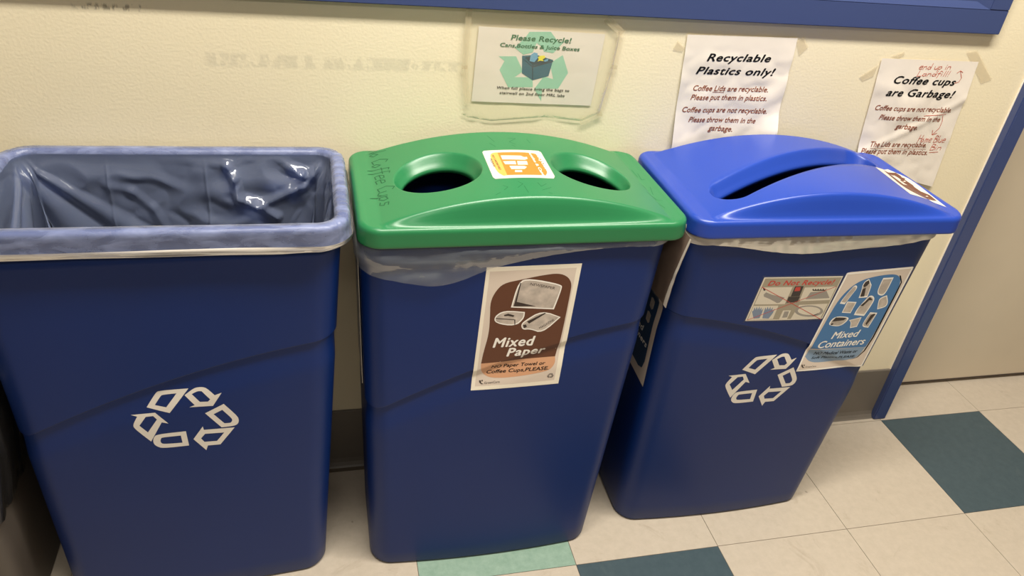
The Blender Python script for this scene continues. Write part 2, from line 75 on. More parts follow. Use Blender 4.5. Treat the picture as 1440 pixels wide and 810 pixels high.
# ------------------------------------------------------------------ helpers
def lin(c):
    return tuple(((v / 255) / 12.92 if v / 255 <= .04045 else ((v / 255 + .055) / 1.055) ** 2.4) for v in c)
def new_mat(name):
    m = bpy.data.materials.new(name); m.use_nodes = True
    return m, m.node_tree.nodes, m.node_tree.links, m.node_tree.nodes['Principled BSDF']
def mat(name, rgb, rough=.5, spec=.5, bump=0, bscale=400, mottle=0, mscale=12, alpha=1, coat=0, mottle_rgb=None):
    m, N, L, P = new_mat(name)
    c = lin(rgb); P.inputs['Base Color'].default_value = (*c, 1)
    P.inputs['Roughness'].default_value = rough; P.inputs['Specular IOR Level'].default_value = spec
    P.inputs['Alpha'].default_value = alpha; P.inputs['Coat Weight'].default_value = coat
    P.inputs['Coat Roughness'].default_value = .2
    tc = N.new('ShaderNodeTexCoord')
    if bump:
        t = N.new('ShaderNodeTexNoise'); t.inputs['Scale'].default_value = bscale; t.inputs['Detail'].default_value = 4
        b = N.new('ShaderNodeBump'); b.inputs['Strength'].default_value = bump; b.inputs['Distance'].default_value = .001
        L.new(tc.outputs['Object'], t.inputs['Vector']); L.new(t.outputs['Fac'], b.inputs['Height']); L.new(b.outputs[0], P.inputs['Normal'])
    if mottle:
        t = N.new('ShaderNodeTexNoise'); t.inputs['Scale'].default_value = mscale; t.inputs['Detail'].default_value = 6
        r = N.new('ShaderNodeValToRGB'); r.color_ramp.elements[0].position = .35; r.color_ramp.elements[1].position = .7
        c2 = lin(mottle_rgb) if mottle_rgb else tuple(v * (1 - mottle) for v in c)
        r.color_ramp.elements[0].color = (*c2, 1); r.color_ramp.elements[1].color = (*c, 1)
        L.new(tc.outputs['Object'], t.inputs['Vector']); L.new(t.outputs['Fac'], r.inputs[0]); L.new(r.outputs[0], P.inputs['Base Color'])
    return m

def origin(o):
    v = Vector((0, 0, 0))
    while o is not None:
        v = v + o.location; o = o.parent
    return v
def link(name, me, m, parent=None, smooth_=True):
    o = bpy.data.objects.new(name, me); COL.objects.link(o)
    if m is not None and not len(me.materials): me.materials.append(m)
    if parent is not None:
        o.parent = parent; me.transform(Matrix.Translation(-origin(parent)))
    if smooth_:
        for p in me.polygons: p.use_smooth = True
    return o
def obj(name, verts, faces, m, parent=None, smooth_=False):
    me = bpy.data.meshes.new(name); me.from_pydata([tuple(v) for v in verts], [], faces); me.update()
    return link(name, me, m, parent, smooth_)
def empty(name, loc):
    o = bpy.data.objects.new(name, None); COL.objects.link(o); o.location = loc; o.empty_display_size = .05; return o
def tag(o, label=None, cat=None, group=None, kind=None):
    for k, v in (('label', label), ('category', cat), ('group', group), ('kind', kind)):
        if v: o[k] = v
    return o
def boxes(lst, bevel=0, seg=2):
    bm = bmesh.new()
    for (x0, x1, y0, y1, z0, z1) in lst:
        r = bmesh.ops.create_cube(bm, size=1)
        for v in r['verts']:
            v.co = Vector(((x0 + x1) / 2 + v.co.x * (x1 - x0), (y0 + y1) / 2 + v.co.y * (y1 - y0), (z0 + z1) / 2 + v.co.z * (z1 - z0)))
    if bevel: bmesh.ops.bevel(bm, geom=bm.edges[:], offset=bevel, segments=seg, affect='EDGES')
    me = bpy.data.meshes.new('box'); bm.to_mesh(me); bm.free(); return me
def box(name, x0, x1, y0, y1, z0, z1, m, parent=None, bevel=0):
    me = boxes([(x0, x1, y0, y1, z0, z1)], bevel); me.name = name
    return link(name, me, m, parent, False)

# flat print: polygons given in the (s, t) plane of a surface, cut on a grid and laid on it by surf(s, t, off)
def cut(bm, step):
    if not bm.verts: return
    for ax in (0, 1):
        if not step[ax]: continue
        lo = min(v.co[ax] for v in bm.verts); hi = max(v.co[ax] for v in bm.verts)
        n = [0, 0, 0]; n[ax] = 1
        k = math.ceil(lo / step[ax])
        while k * step[ax] < hi:
            c = [0, 0, 0]; c[ax] = k * step[ax]
            bmesh.ops.bisect_plane(bm, geom=bm.verts[:] + bm.edges[:] + bm.faces[:], plane_co=c, plane_no=n, dist=1e-7)
            k += 1
def finish(bm, name, m, parent, surf, off, step, thick=0):
    cut(bm, step)
    for v in bm.verts: v.co = Vector(surf(v.co.x, v.co.y, off + v.co.z))
    me = bpy.data.meshes.new(name); bm.to_mesh(me); bm.free()
    o = link(name, me, m, parent, False)
    return o
def flat(name, polys, m, parent, surf, off, step=(0, 0)):
    """polys: list of (outer, hole or None)"""
    bm = bmesh.new()
    for outer, hole in polys:
        loops = [[Vector((p[0], p[1], 0)) for p in outer]] + ([[Vector((p[0], p[1], 0)) for p in hole]] if hole else [])
        allp = [p for l in loops for p in l]
        vs = [bm.verts.new(p) for p in allp]
        for t in tessellate_polygon(loops):
            a, b, c = allp[t[0]], allp[t[1]], allp[t[2]]
            cr = (b - a).cross(c - a).z
            if abs(cr) < 1e-12: continue
            try: bm.faces.new([vs[i] for i in (t if cr > 0 else t[::-1])])
            except ValueError: pass
    return finish(bm, name, m, parent, surf, off, step)
def soft(poly, n=2, keep=55):
    """round the gentle corners of an outline, keep the sharp ones"""
    for _ in range(n):
        out = []; k = len(poly)
        for i in range(k):
            a, b, c = poly[i - 1], poly[i], poly[(i + 1) % k]
            t = abs(math.degrees(math.atan2((b[0] - a[0]) * (c[1] - b[1]) - (b[1] - a[1]) * (c[0] - b[0]), (b[0] - a[0]) * (c[0] - b[0]) + (b[1] - a[1]) * (c[1] - b[1]))))
            if t > keep: out.append(b)
            else:
                out.append((b[0] + (a[0] - b[0]) * .25, b[1] + (a[1] - b[1]) * .25)); out.append((b[0] + (c[0] - b[0]) * .25, b[1] + (c[1] - b[1]) * .25))
        poly = out
    return poly
def each(name, polys, m, parent, surf, off, step=(0, 0)):
    return [flat(name, [(p, None)], m, parent, surf, off, step) for p in polys]
def multi(name, layers, parent, surf, step):
    """several printed colours on one piece: layers of (polygons, material, offset)"""
    V = []; F = []; MI = []; mats = []
    for polys, m, off in layers:
        o = flat('tmp', polys, m, None, surf, off, step); me = o.data; b = len(V)
        V += [v.co.copy() for v in me.vertices]; F += [tuple(b + i for i in p.vertices) for p in me.polygons]
        if m not in mats: mats.append(m)
        MI += [mats.index(m)] * len(me.polygons)
        bpy.data.objects.remove(o); bpy.data.meshes.remove(me)
    me = bpy.data.meshes.new(name); me.from_pydata(V, [], F)
    for m in mats: me.materials.append(m)
    for p, i in zip(me.polygons, MI): p.material_index = i
    me.update()
    return link(name, me, None, parent, False)
def P(lst): return [(p, None) for p in lst]
_tc = {}
def glyphs(s, shear, bold):
    key = (s, shear, bold)
    if key not in _tc:
        cu = bpy.data.curves.new('t', 'FONT'); cu.body = s; cu.shear = shear; cu.resolution_u = 3; cu.fill_mode = 'FRONT'
        if bold > .02: cu.space_character = 1.08
        o = bpy.data.objects.new('t', cu); COL.objects.link(o)
        bpy.context.view_layer.update()
        me = bpy.data.meshes.new_from_object(o.evaluated_get(bpy.context.evaluated_depsgraph_get()))
        V0 = [v.co.copy() for v in me.vertices]; F0 = [tuple(p.vertices) for p in me.polygons]; V = []; F = []
        for sx, sy in (((-1, 0), (1, 0), (0, .8), (0, -.8)) if bold else ((0, 0),)):
            F += [tuple(i + len(V) for i in f_) for f_ in F0]; V += [v + Vector((sx * bold, sy * bold, .00006 * (len(V) // max(1, len(V0))))) for v in V0]
        bpy.data.objects.remove(o); bpy.data.curves.remove(cu); bpy.data.meshes.remove(me)
        _tc[key] = (V, F, min(v.x for v in V), max(v.x for v in V))
    return _tc[key]
def letters(name, lines, m, parent, surf, off, shear=0, bold=0, step=(0, 0), cap=.70):
    bm = bmesh.new()
    for s, x0, z0, x1, z1, h in lines:
        V, F, a, b = glyphs(s, shear, bold)
        L = Vector((x1 - x0, z1 - z0)); k = 1 / (b - a); up = Vector((-L.y, L.x)).normalized() * h / cap
        if L.x < 0 and abs(L.x) > abs(L.y): pass
        vs = [bm.verts.new((x0 + L.x * (v.x - a) * k + up.x * v.y, z0 + L.y * (v.x - a) * k + up.y * v.y, v.z)) for v in V]
        for f in F:
            try: bm.faces.new([vs[i] for i in f])
            except ValueError: pass
    bmesh.ops.triangulate(bm, faces=bm.faces[:])
    return finish(bm, name, m, parent, surf, off, step)
def strokes(lines, w):
    out = []
    for l in lines:
        for a, b in zip(l, l[1:]):
            dx, dy = b[0] - a[0], b[1] - a[1]; n = math.hypot(dx, dy)
            if n < 1e-6: continue
            px, py = -dy / n * w / 2, dx / n * w / 2; ex, ey = dx / n * w * .3, dy / n * w * .3
            out.append([(a[0] - ex - px, a[1] - ey - py), (b[0] + ex - px, b[1] + ey - py), (b[0] + ex + px, b[1] + ey + py), (a[0] - ex + px, a[1] - ey + py)])
    return out
# single-stroke handwriting, unit cell about 1 high
HAND = {
 'e': [[(0, .3), (.45, .35), (.4, .55), (.15, .55), (0, .3), (.1, .03), (.45, .08)]],
 'n': [[(0, 0), (.05, .5)], [(.05, .4), (.3, .52), (.4, .35), (.42, 0)]],
 'd': [[(.4, .4), (.1, .45), (0, .15), (.2, 0), (.42, .2)], [(.45, 1), (.42, 0)]],
 'u': [[(0, .5), (.03, .1), (.25, 0), (.4, .2)], [(.42, .5), (.42, 0)]],
 'p': [[(0, .5), (0, -.45)], [(0, .4), (.3, .5), (.4, .25), (.2, .02), (0, .1)]],
 'i': [[(.05, .45), (.05, 0)], [(.04, .68), (.08, .72)]],
 'L': [[(.05, 1), (0, 0), (.5, .03)]],
 'a': [[(.4, .45), (.1, .45), (0, .15), (.2, 0), (.4, .2)], [(.4, .48), (.44, 0)]],
 'f': [[(.4, .9), (.2, .95), (.15, .6), (.1, -.3)], [(0, .5), (.35, .52)]],
 'l': [[(.08, 1), (.05, 0)]], '!': [[(.1, 1), (.06, .3)], [(.04, .05), (.08, .0)]],
 'H': [[(0, 1), (0, 0)], [(.5, 1), (.48, 0)], [(0, .5), (.5, .55)]],
 'o': [[(.2, .5), (0, .25), (.15, 0), (.38, .2), (.2, .5)]],
 'm': [[(0, 0), (.04, .5)], [(.04, .4), (.2, .5), (.28, 0)], [(.28, .4), (.45, .5), (.5, 0)]],
 'B': [[(0, 0), (.03, 1), (.4, .9), (.35, .6), (.05, .52), (.5, .4), (.45, .05), (0, 0)]],
 'N': [[(0, 0), (.02, 1), (.45, 0), (.5, 1)]], ' ': [], 'C': [[(.5, .85), (.25, 1), (0, .55), (.15, .05), (.5, .12)]], 's': [[(.38, .45), (.1, .5), (.1, .3), (.35, .22), (.25, 0), (0, .05)]], 'U': [[(0, 1), (.05, .1), (.3, 0), (.5, .3), (.5, 1)]],
}
def hand(lines, w):
    out = []
    for s, x0, z0, x1, z1, h in lines:
        adv = {'l': .25, 'i': .28, '!': .3, ' ': .35, 'm': .66, 'f': .45}
        tot = sum(adv.get(c, .58) for c in s); x = 0
        L = (x1 - x0, z1 - z0)
        for c in s:
            for st in HAND.get(c, []):
                out += strokes([[(x0 + L[0] * (x + q[0] + .12 * q[1]) / tot, z0 + L[1] * (x + q[0]) / tot + h * q[1]) for q in st]], w)
            x += adv.get(c, .58)
    return out

# ------------------------------------------------------------------ materials
def wall_material():
    m, N, L, P_ = new_mat('painted_wall')
    tc = N.new('ShaderNodeTexCoord')
    big = N.new('ShaderNodeTexNoise'); big.inputs['Scale'].default_value = 2.2; big.inputs['Detail'].default_value = 5
    r = N.new('ShaderNodeValToRGB'); r.color_ramp.elements[0].position = .3; r.color_ramp.elements[1].position = .75
    r.color_ramp.elements[0].color = (*lin((230, 217, 184)), 1); r.color_ramp.elements[1].color = (*lin((238, 226, 196)), 1)
    L.new(tc.outputs['Object'], big.inputs['Vector']); L.new(big.outputs['Fac'], r.inputs[0])
    # faint smudges of rubbed pencil and glue: boxes of noise on the wall
    sep = N.new('ShaderNodeSeparateXYZ'); L.new(tc.outputs['Object'], sep.inputs[0])
    def band(sock, c, half, soft):
        a = N.new('ShaderNodeMath'); a.operation = 'SUBTRACT'; L.new(sock, a.inputs[0]); a.inputs[1].default_value = c
        b = N.new('ShaderNodeMath'); b.operation = 'ABSOLUTE'; L.new(a.outputs[0], b.inputs[0])
        c_ = N.new('ShaderNodeMapRange'); L.new(b.outputs[0], c_.inputs['Value'])
        c_.inputs['From Min'].default_value = half; c_.inputs['From Max'].default_value = half - soft
        c_.inputs['To Min'].default_value = 0; c_.inputs['To Max'].default_value = 1; return c_.outputs[0]
    col = r.outputs[0]
    for cx, hx, cz, hz, sc, thr, amt, rgb in SMUDGES:
        mp = N.new('ShaderNodeMapping'); mp.inputs['Scale'].default_value = (sc, sc, sc * .45); L.new(tc.outputs['Object'], mp.inputs[0])
        n = N.new('ShaderNodeTexNoise'); n.inputs['Scale'].default_value = 1; n.inputs['Detail'].default_value = 3; L.new(mp.outputs[0], n.inputs['Vector'])
        g = N.new('ShaderNodeMapRange'); L.new(n.outputs['Fac'], g.inputs['Value']); g.inputs['From Min'].default_value = thr; g.inputs['From Max'].default_value = thr + .08; g.inputs['To Max'].default_value = amt
        m1 = N.new('ShaderNodeMath'); m1.operation = 'MULTIPLY'; L.new(band(sep.outputs['X'], cx, hx, .01), m1.inputs[0]); L.new(band(sep.outputs['Z'], cz, hz, .004), m1.inputs[1])
        m2 = N.new('ShaderNodeMath'); m2.operation = 'MULTIPLY'; L.new(m1.outputs[0], m2.inputs[0]); L.new(g.outputs[0], m2.inputs[1])
        mx = N.new('ShaderNodeMixRGB'); L.new(m2.outputs[0], mx.inputs[0]); L.new(col, mx.inputs[1]); mx.inputs[2].default_value = (*lin(rgb), 1); col = mx.outputs[0]
    L.new(col, P_.inputs['Base Color']); P_.inputs['Roughness'].default_value = .55; P_.inputs['Specular IOR Level'].default_value = .3
    n1 = N.new('ShaderNodeTexNoise'); n1.inputs['Scale'].default_value = 230; n1.inputs['Detail'].default_value = 3; n1.inputs['Roughness'].default_value = .45
    L.new(tc.outputs['Object'], n1.inputs['Vector'])
    b = N.new('ShaderNodeBump'); b.inputs['Strength'].default_value = .17; b.inputs['Distance'].default_value = .002
    L.new(n1.outputs['Fac'], b.inputs['Height']); L.new(b.outputs[0], P_.inputs['Normal'])
    return m
SMUDGES = [(-.735, .05, .938, .006, 160, .48, .55, (70, 62, 52)), (-.46, .16, .868, .012, 70, .40, .16, (120, 120, 112)),
           (-.27, .05, .868, .010, 90, .45, .18, (120, 120, 112))]
M_wall = wall_material()
def tile_mat(name, rgb, rgb2, scuff=(120, 100, 80)):
    m, N, L, P_ = new_mat(name); tc = N.new('ShaderNodeTexCoord')
    a = N.new('ShaderNodeTexNoise'); a.inputs['Scale'].default_value = 55; a.inputs['Detail'].default_value = 8; a.inputs['Roughness'].default_value = .7
    oi = N.new('ShaderNodeObjectInfo'); ad = N.new('ShaderNodeVectorMath'); ad.operation = 'ADD'
    L.new(tc.outputs['Object'], ad.inputs[0]); L.new(oi.outputs['Location'], ad.inputs[1])
    L.new(ad.outputs[0], a.inputs['Vector'])
    r = N.new('ShaderNodeValToRGB'); r.color_ramp.elements[0].position = .35; r.color_ramp.elements[1].position = .65
    r.color_ramp.elements[0].color = (*lin(rgb2), 1); r.color_ramp.elements[1].color = (*lin(rgb), 1); L.new(a.outputs['Fac'], r.inputs[0])
    s = N.new('ShaderNodeTexNoise'); s.inputs['Scale'].default_value = 9; s.inputs['Detail'].default_value = 9; s.inputs['Roughness'].default_value = .75; s.inputs['Distortion'].default_value = 1.5
    L.new(ad.outputs[0], s.inputs['Vector'])
    g = N.new('ShaderNodeMapRange'); L.new(s.outputs['Fac'], g.inputs['Value']); g.inputs['From Min'].default_value = .58; g.inputs['From Max'].default_value = .75; g.inputs['To Max'].default_value = .35
    mx = N.new('ShaderNodeMixRGB'); L.new(g.outputs[0], mx.inputs[0]); L.new(r.outputs[0], mx.inputs[1]); mx.inputs[2].default_value = (*lin(scuff), 1)
    # sparse small specks and short dark scuffs
    sp = N.new('ShaderNodeTexNoise'); sp.inputs['Scale'].default_value = 34; sp.inputs['Detail'].default_value = 1; L.new(ad.outputs[0], sp.inputs['Vector'])
    g2 = N.new('ShaderNodeMapRange'); L.new(sp.outputs['Fac'], g2.inputs['Value']); g2.inputs['From Min'].default_value = .795; g2.inputs['From Max'].default_value = .83; g2.inputs['To Max'].default_value = .7
    mx2 = N.new('ShaderNodeMixRGB'); L.new(g2.outputs[0], mx2.inputs[0]); L.new(mx.outputs[0], mx2.inputs[1]); mx2.inputs[2].default_value = (*lin((74, 62, 52)), 1); mx = mx2
    L.new(mx.outputs[0], P_.inputs['Base Color']); P_.inputs['Roughness'].default_value = .42; P_.inputs['Specular IOR Level'].default_value = .4
    b = N.new('ShaderNodeBump'); b.inputs['Strength'].default_value = .03; b.inputs['Distance'].default_value = .001
    L.new(a.outputs['Fac'], b.inputs['Height']); L.new(b.outputs[0], P_.inputs['Normal'])
    return m
M_cream = tile_mat('cream_vinyl', (186, 174, 157), (178, 166, 149))
M_teal = tile_mat('teal_vinyl', (66, 81, 87), (59, 74, 80), (90, 102, 102))
M_green_t = tile_mat('green_vinyl', (140, 163, 147), (124, 150, 132), (156, 176, 162))
M_grout = mat('tile_joint', (100, 88, 74), .8)
M_blue_paint = mat('blue_gloss_paint', (62, 75, 118), .28, .5, bump=.15, bscale=60)
M_door = mat('beige_door', (214, 199, 174), .5, .4, bump=.05, bscale=200, mottle=.08, mscale=3)
M_base = mat('grey_rubber', (112, 104, 94), .45, .4, bump=.05, bscale=90, mottle=.1, mscale=5)
M_bin = mat('navy_plastic', (7, 40, 102), .42, .32, bump=.12, bscale=900, mottle=.07, mscale=4)
M_lidg = mat('green_plastic', (40, 119, 72), .33, .5, bump=.06, bscale=700, mottle=.06, mscale=6)
M_lidb = mat('royal_blue_plastic', (33, 66, 162), .33, .5, bump=.06, bscale=700, mottle=.05, mscale=6)
M_cream_print = mat('cream_sticker', (246, 236, 216), .4, .4)
M_paper = mat('white_paper', (232, 222, 208), .65, .3, bump=.25, bscale=18, mottle=.05, mscale=14)
M_black = mat('black_ink', (18, 18, 20), .6, .2)
M_dgreen = mat('green_ink', (30, 108, 72), .6, .2)
M_pale_green = mat('pale_green_ink', (150, 200, 172), .6, .2)
M_teal_ink = mat('teal_ink', (34, 92, 112), .6, .2)
M_dark_teal = mat('dark_teal_ink', (22, 52, 70), .6, .2)
M_sky_ink = mat('light_blue_ink', (110, 165, 195), .6, .2)
M_yellow = mat('yellow_ink', (240, 224, 60), .6, .2)
M_brown_ink = mat('brown_ink', (140, 76, 52), .6, .2)
M_red_ink = mat('red_pen', (190, 84, 62), .6, .2)
M_brown = mat('brown_print', (98, 58, 38), .4, .4)
M_tan = mat('tan_print', (214, 160, 122), .4, .4)
M_grey_print = mat('grey_print', (222, 206, 190), .4, .4)
M_white_print = mat('white_print', (248, 242, 232), .4, .4)
M_photo_grey = mat('grey_picture_print', (212, 198, 184), .4, .4, mottle=.35, mscale=60)
M_dark_print = mat('dark_print', (56, 44, 40), .4, .4)
M_blue_print = mat('blue_print', (70, 120, 172), .4, .4)
M_low_print = mat('grey_blue_print', (132, 156, 182), .4, .4)
M_red = mat('red_print', (222, 70, 58), .4, .4)
M_glove = mat('glove_blue_print', (140, 158, 184), .4, .4)
M_khaki = mat('khaki_print', (186, 174, 150), .4, .4)
M_sym = mat('grey_symbol_print', (232, 224, 212), .45, .4)
M_orange = mat('orange_print', (206, 122, 40), .4, .4)
M_yel_print = mat('light_orange_print', (216, 166, 80), .4, .4)
M_marker = mat('dark_marker', (24, 84, 50), .5, .3)

M_cardb = mat('creased_beige_sheet', (140, 120, 106), .6, .3, bump=.4, bscale=30, mottle=.12, mscale=10)
M_canb = mat('taupe_plastic', (86, 78, 70), .5, .4, bump=.05, mottle=.08)
M_bag = mat('black_bag', (40, 38, 36), .24, .9, bump=.5, bscale=35)
M_glass = mat('dark_glass', (24, 30, 44), .08, .6)
M_ceiling = mat('ceiling_white', (225, 215, 195), .9)

def film(m, N, L, rgb, alpha_sock, alpha, rough, normal_sock, gloss=1.0, trans=.2):
    """thin clear film: see-through, a little milky, with a glossy skin"""
    out = [n for n in N if n.type == 'OUTPUT_MATERIAL'][0]
    N.remove(N['Principled BSDF'])
    tr = N.new('ShaderNodeBsdfTransparent'); df = N.new('ShaderNodeBsdfDiffuse'); tl = N.new('ShaderNodeBsdfTranslucent')
    gl = N.new('ShaderNodeBsdfGlossy'); fr = N.new('ShaderNodeFresnel'); m1 = N.new('ShaderNodeMixShader'); m2 = N.new('ShaderNodeMixShader'); m3 = N.new('ShaderNodeMixShader')
    df.inputs['Color'].default_value = (*lin(rgb), 1); tl.inputs['Color'].default_value = (*lin(rgb), 1)
    gl.inputs['Roughness'].default_value = rough; fr.inputs['IOR'].default_value = 1.5
    mt = N.new('ShaderNodeMath'); mt.operation = 'MULTIPLY'; mt.inputs[1].default_value = gloss
    m1.inputs[0].default_value = trans
    L.new(df.outputs[0], m1.inputs[1]); L.new(tl.outputs[0], m1.inputs[2])
    if alpha_sock is not None: L.new(alpha_sock, m2.inputs[0])
    else: m2.inputs[0].default_value = alpha
    L.new(tr.outputs[0], m2.inputs[1]); L.new(m1.outputs[0], m2.inputs[2])
    L.new(fr.outputs[0], mt.inputs[0]); L.new(mt.outputs[0], m3.inputs[0])
    L.new(m2.outputs[0], m3.inputs[1]); L.new(gl.outputs[0], m3.inputs[2]); L.new(m3.outputs[0], out.inputs['Surface'])
    if normal_sock is not None:
        for n in (df, tl, gl, fr): L.new(normal_sock, n.inputs['Normal'])
def film_mat(name, rgb, alpha, rough=.2, bump=.5, bscale=30, gloss=1.0):
    m, N, L, P_ = new_mat(name); tc = N.new('ShaderNodeTexCoord')
    n = N.new('ShaderNodeTexNoise'); n.inputs['Scale'].default_value = bscale; n.inputs['Detail'].default_value = 4; n.inputs['Distortion'].default_value = .6
    L.new(tc.outputs['Object'], n.inputs['Vector'])
    b = N.new('ShaderNodeBump'); b.inputs['Strength'].default_value = bump; b.inputs['Distance'].default_value = .002
    L.new(n.outputs['Fac'], b.inputs['Height'])
    film(m, N, L, rgb, None, alpha, rough, b.outputs[0], gloss, 0)
    return m
def liner_mat(name, rgb, a0, a1, streak, rough=.22, bump=.5, ridged=False, gloss=1.0, dist=.003):
    """translucent polythene with denser, whiter creases running along a direction"""
    m, N, L, P_ = new_mat(name); tc = N.new('ShaderNodeTexCoord')
    mp = N.new('ShaderNodeMapping'); mp.inputs['Scale'].default_value = streak; L.new(tc.outputs['Object'], mp.inputs[0])
    n = N.new('ShaderNodeTexNoise'); n.inputs['Scale'].default_value = 1; n.inputs['Detail'].default_value = 4; n.inputs['Distortion'].default_value = .4
    if ridged:
        n.noise_type = 'RIDGED_MULTIFRACTAL'; n.normalize = True; n.inputs['Detail'].default_value = 2; n.inputs['Distortion'].default_value = .8
    L.new(mp.outputs[0], n.inputs['Vector'])
    g = N.new('ShaderNodeMapRange'); L.new(n.outputs['Fac'], g.inputs['Value']); g.inputs['From Min'].default_value = .4; g.inputs['From Max'].default_value = .68 if not ridged else .95
    g.inputs['To Min'].default_value = a0; g.inputs['To Max'].default_value = a1
    b = N.new('ShaderNodeBump'); b.inputs['Strength'].default_value = bump; b.inputs['Distance'].default_value = dist
    L.new(n.outputs['Fac'], b.inputs['Height'])
    film(m, N, L, rgb, g.outputs[0], 0, rough, b.outputs[0], gloss)
    return m
M_liner = liner_mat('clear_bag_film', (190, 202, 245), .24, .46, (26, 60, 60), rough=.36, gloss=.9)
M_liner_in = liner_mat('clear_bag_film_inside', (176, 190, 226), .28, .52, (9, 9, 7), rough=.13, bump=.7, ridged=True, gloss=1.8, dist=.006)
M_hem = liner_mat('bunched_bag_hem', (228, 218, 202), .55, .92, (5, 30, 110), rough=.35, bump=.25)
M_skirt = liner_mat('bag_skirt_film', (176, 182, 184), .22, .42, (9, 22, 50), rough=.38, bump=.25, gloss=.25)

M_tape = film_mat('clear_tape', (222, 206, 172), .3, .4, .05, 60, .2)
M_sleeve = film_mat('clear_plastic', (214, 208, 178), .12, .4, 1.0, 40, .5)
# ------------------------------------------------------------------ setting: floor, walls, trim
T = .3048; YT = -.0238
floor = box('floor', -3.5, 4.0, -7.0, .6, -.05, -.0012, M_grout); tag(floor, kind='structure')
tile_mesh = {}
def tile(i, y1, m):
    key = m.name
    if key not in tile_mesh:
        g = .00055
        me = boxes([(g, T - g, g, T - g, -.0012, 0)], .0002, 1); me.materials.append(m); tile_mesh[key] = me
    o = bpy.data.objects.new('floor_tile', tile_mesh[key]); COL.objects.link(o); o.parent = floor
    o.location = (i * T, y1 - T, 0)
for row in range(-1, 8):
    for i in range(-7, 8):
        if row == -1 and i < 2: continue
        m = M_cream
        if (row, i) in ((0, 3), (1, 0), (2, -3), (0, 7)): m = M_teal
        if (row, i) in ((0, -1), (1, 4), (2, 3)): m = M_green_t
        tile(i, YT - row * T, m)

XF0, XF1 = .894, .930
DOOR_R = 1.86
me = boxes([(-2.6, XF0 + .006, 0, .14, 0, 2.6), (DOOR_R + .03, 3.0, 0, .14, 0, 2.6), (XF0 + .006, DOOR_R + .03, 0, .14, 2.08, 2.6)])
tag(link('wall_back', me, M_wall, None, False), kind='structure')
tag(box('ceiling', -3.5, 4.0, -7.0, .14, 2.62, 2.68, M_ceiling), kind='structure')
# door frame: blue steel casing, its face proud of the wall
fr = boxes([(XF0, XF1, -.020, .088, 0, 2.08), (DOOR_R, DOOR_R + .036, -.020, .088, 0, 2.08), (XF1 - .001, DOOR_R + .001, -.020, .088, 2.03, 2.08)], .0025)
tag(link('trim_1', fr, M_blue_paint, None, False), kind='structure')
tag(box('trim_2', XF0 - .0022, XF0 + .0004, -.0035, .0, .1524, 2.08, mat('caulk', (240, 230, 214), .4), None, .0006), kind='structure')
dr = box('door_1', XF1 + .003, DOOR_R - .003, .097, .138, .008, 2.028, M_door, None, .002); tag(dr, kind='structure')
box('door_sweep', XF1 + .004, DOOR_R - .004, .0955, .0968, .010, .013, M_dark_print, dr)
bm = bmesh.new(); bmesh.ops.create_uvsphere(bm, u_segments=20, v_segments=12, radius=.027)
for v in bm.verts: v.co = Vector((1.02 + v.co.x, .052 + v.co.y * .8, .96 + v.co.z))
r = bmesh.ops.create_cone(bm, segments=20, radius1=.012, radius2=.03, depth=.03, cap_ends=True)
for v in r['verts']: v.co = Vector((1.02 + v.co.x, .082 - v.co.z, .96 + v.co.y))
me = bpy.data.meshes.new('knob'); bm.to_mesh(me); bm.free()
link('door_knob', me, mat('brushed_steel', (150, 146, 138), .3, .6), dr)

# cove base: a profile with a soft top and a toe
def cove(name, x0, x1):
    prof = [(0, .1524), (-.0032, .1524), (-.0045, .150), (-.0045, .02), (-.0065, .010), (-.011, .003), (-.0145, 0), (0, 0)]
    n = 40; V = []; F = []
    for i in range(n + 1):
        x = x0 + (x1 - x0) * i / n
        wv = .0006 * noise.noise((x * 4, 2, 0))
        for (y, z) in prof: V.append((x, y + (wv if y < 0 else 0), z))
    k = len(prof)
    for i in range(n):
        for j in range(k):
            F.append((i * k + j, i * k + (j + 1) % k, (i + 1) * k + (j + 1) % k, (i + 1) * k + j))
    F.append(tuple(range(k))); F.append(tuple(n * k + j for j in range(k))[::-1])
    o = obj(name, V, F, M_base); bm = bmesh.new(); bm.from_mesh(o.data); bmesh.ops.recalc_face_normals(bm, faces=bm.faces[:]); bm.to_mesh(o.data); bm.free()
    tag(o, kind='structure')
cove('baseboard_back', -2.6, XF0 - .0004)
cove('baseboard_right', DOOR_R + .0368, 3.0)

# blue framed window above the bins (its lower rail is what shows)
WX0, WX1, WZ0, WZ1 = -1.55, 0.7787, 0.9622, 1.95
wf = boxes([(WX0, WX1, -.012, 0, WZ0, WZ0 + 0.043), (WX0, WX1, -.012, 0, WZ1 - 0.043, WZ1), (WX0, WX0 + 0.043, -.012, 0, WZ0 + 0.0428, WZ1 - 0.0428), (WX1 - 0.043, WX1, -.012, 0, WZ0 + 0.0428, WZ1 - 0.0428)], .0012)
win = link('window_1', wf, M_blue_paint, None, False); tag(win, kind='structure')
a, b, c, e = WX0 + 0.043, WX1 - 0.043, WZ0 + 0.043, WZ1 - 0.043
V = [(a, -.0115, c), (b, -.0115, c), (b, -.0115, e), (a, -.0115, e), (a + .03, -.006, c + .012), (b - .03, -.006, c + .012), (b - .03, -.006, e - .012), (a + .03, -.006, e - .012)]
obj('window_sill', V, [(0, 1, 5, 4), (1, 2, 6, 5), (2, 3, 7, 6), (3, 0, 4, 7)], M_blue_paint, win)
a += .03; b -= .03; c += .012; e -= .012
me = boxes([(a, b, -.006, -.001, c, c + .03), (a, b, -.006, -.001, e - .03, e), (a, a + .03, -.006, -.001, c + .0295, e - .0295), (b - .03, b, -.006, -.001, c + .0295, e - .0295)])
link('window_frame', me, M_blue_paint, win, False)
box('window_pane', a + .028, b - .028, -.004, -.001, c + .028, e - .028, M_glass, win)

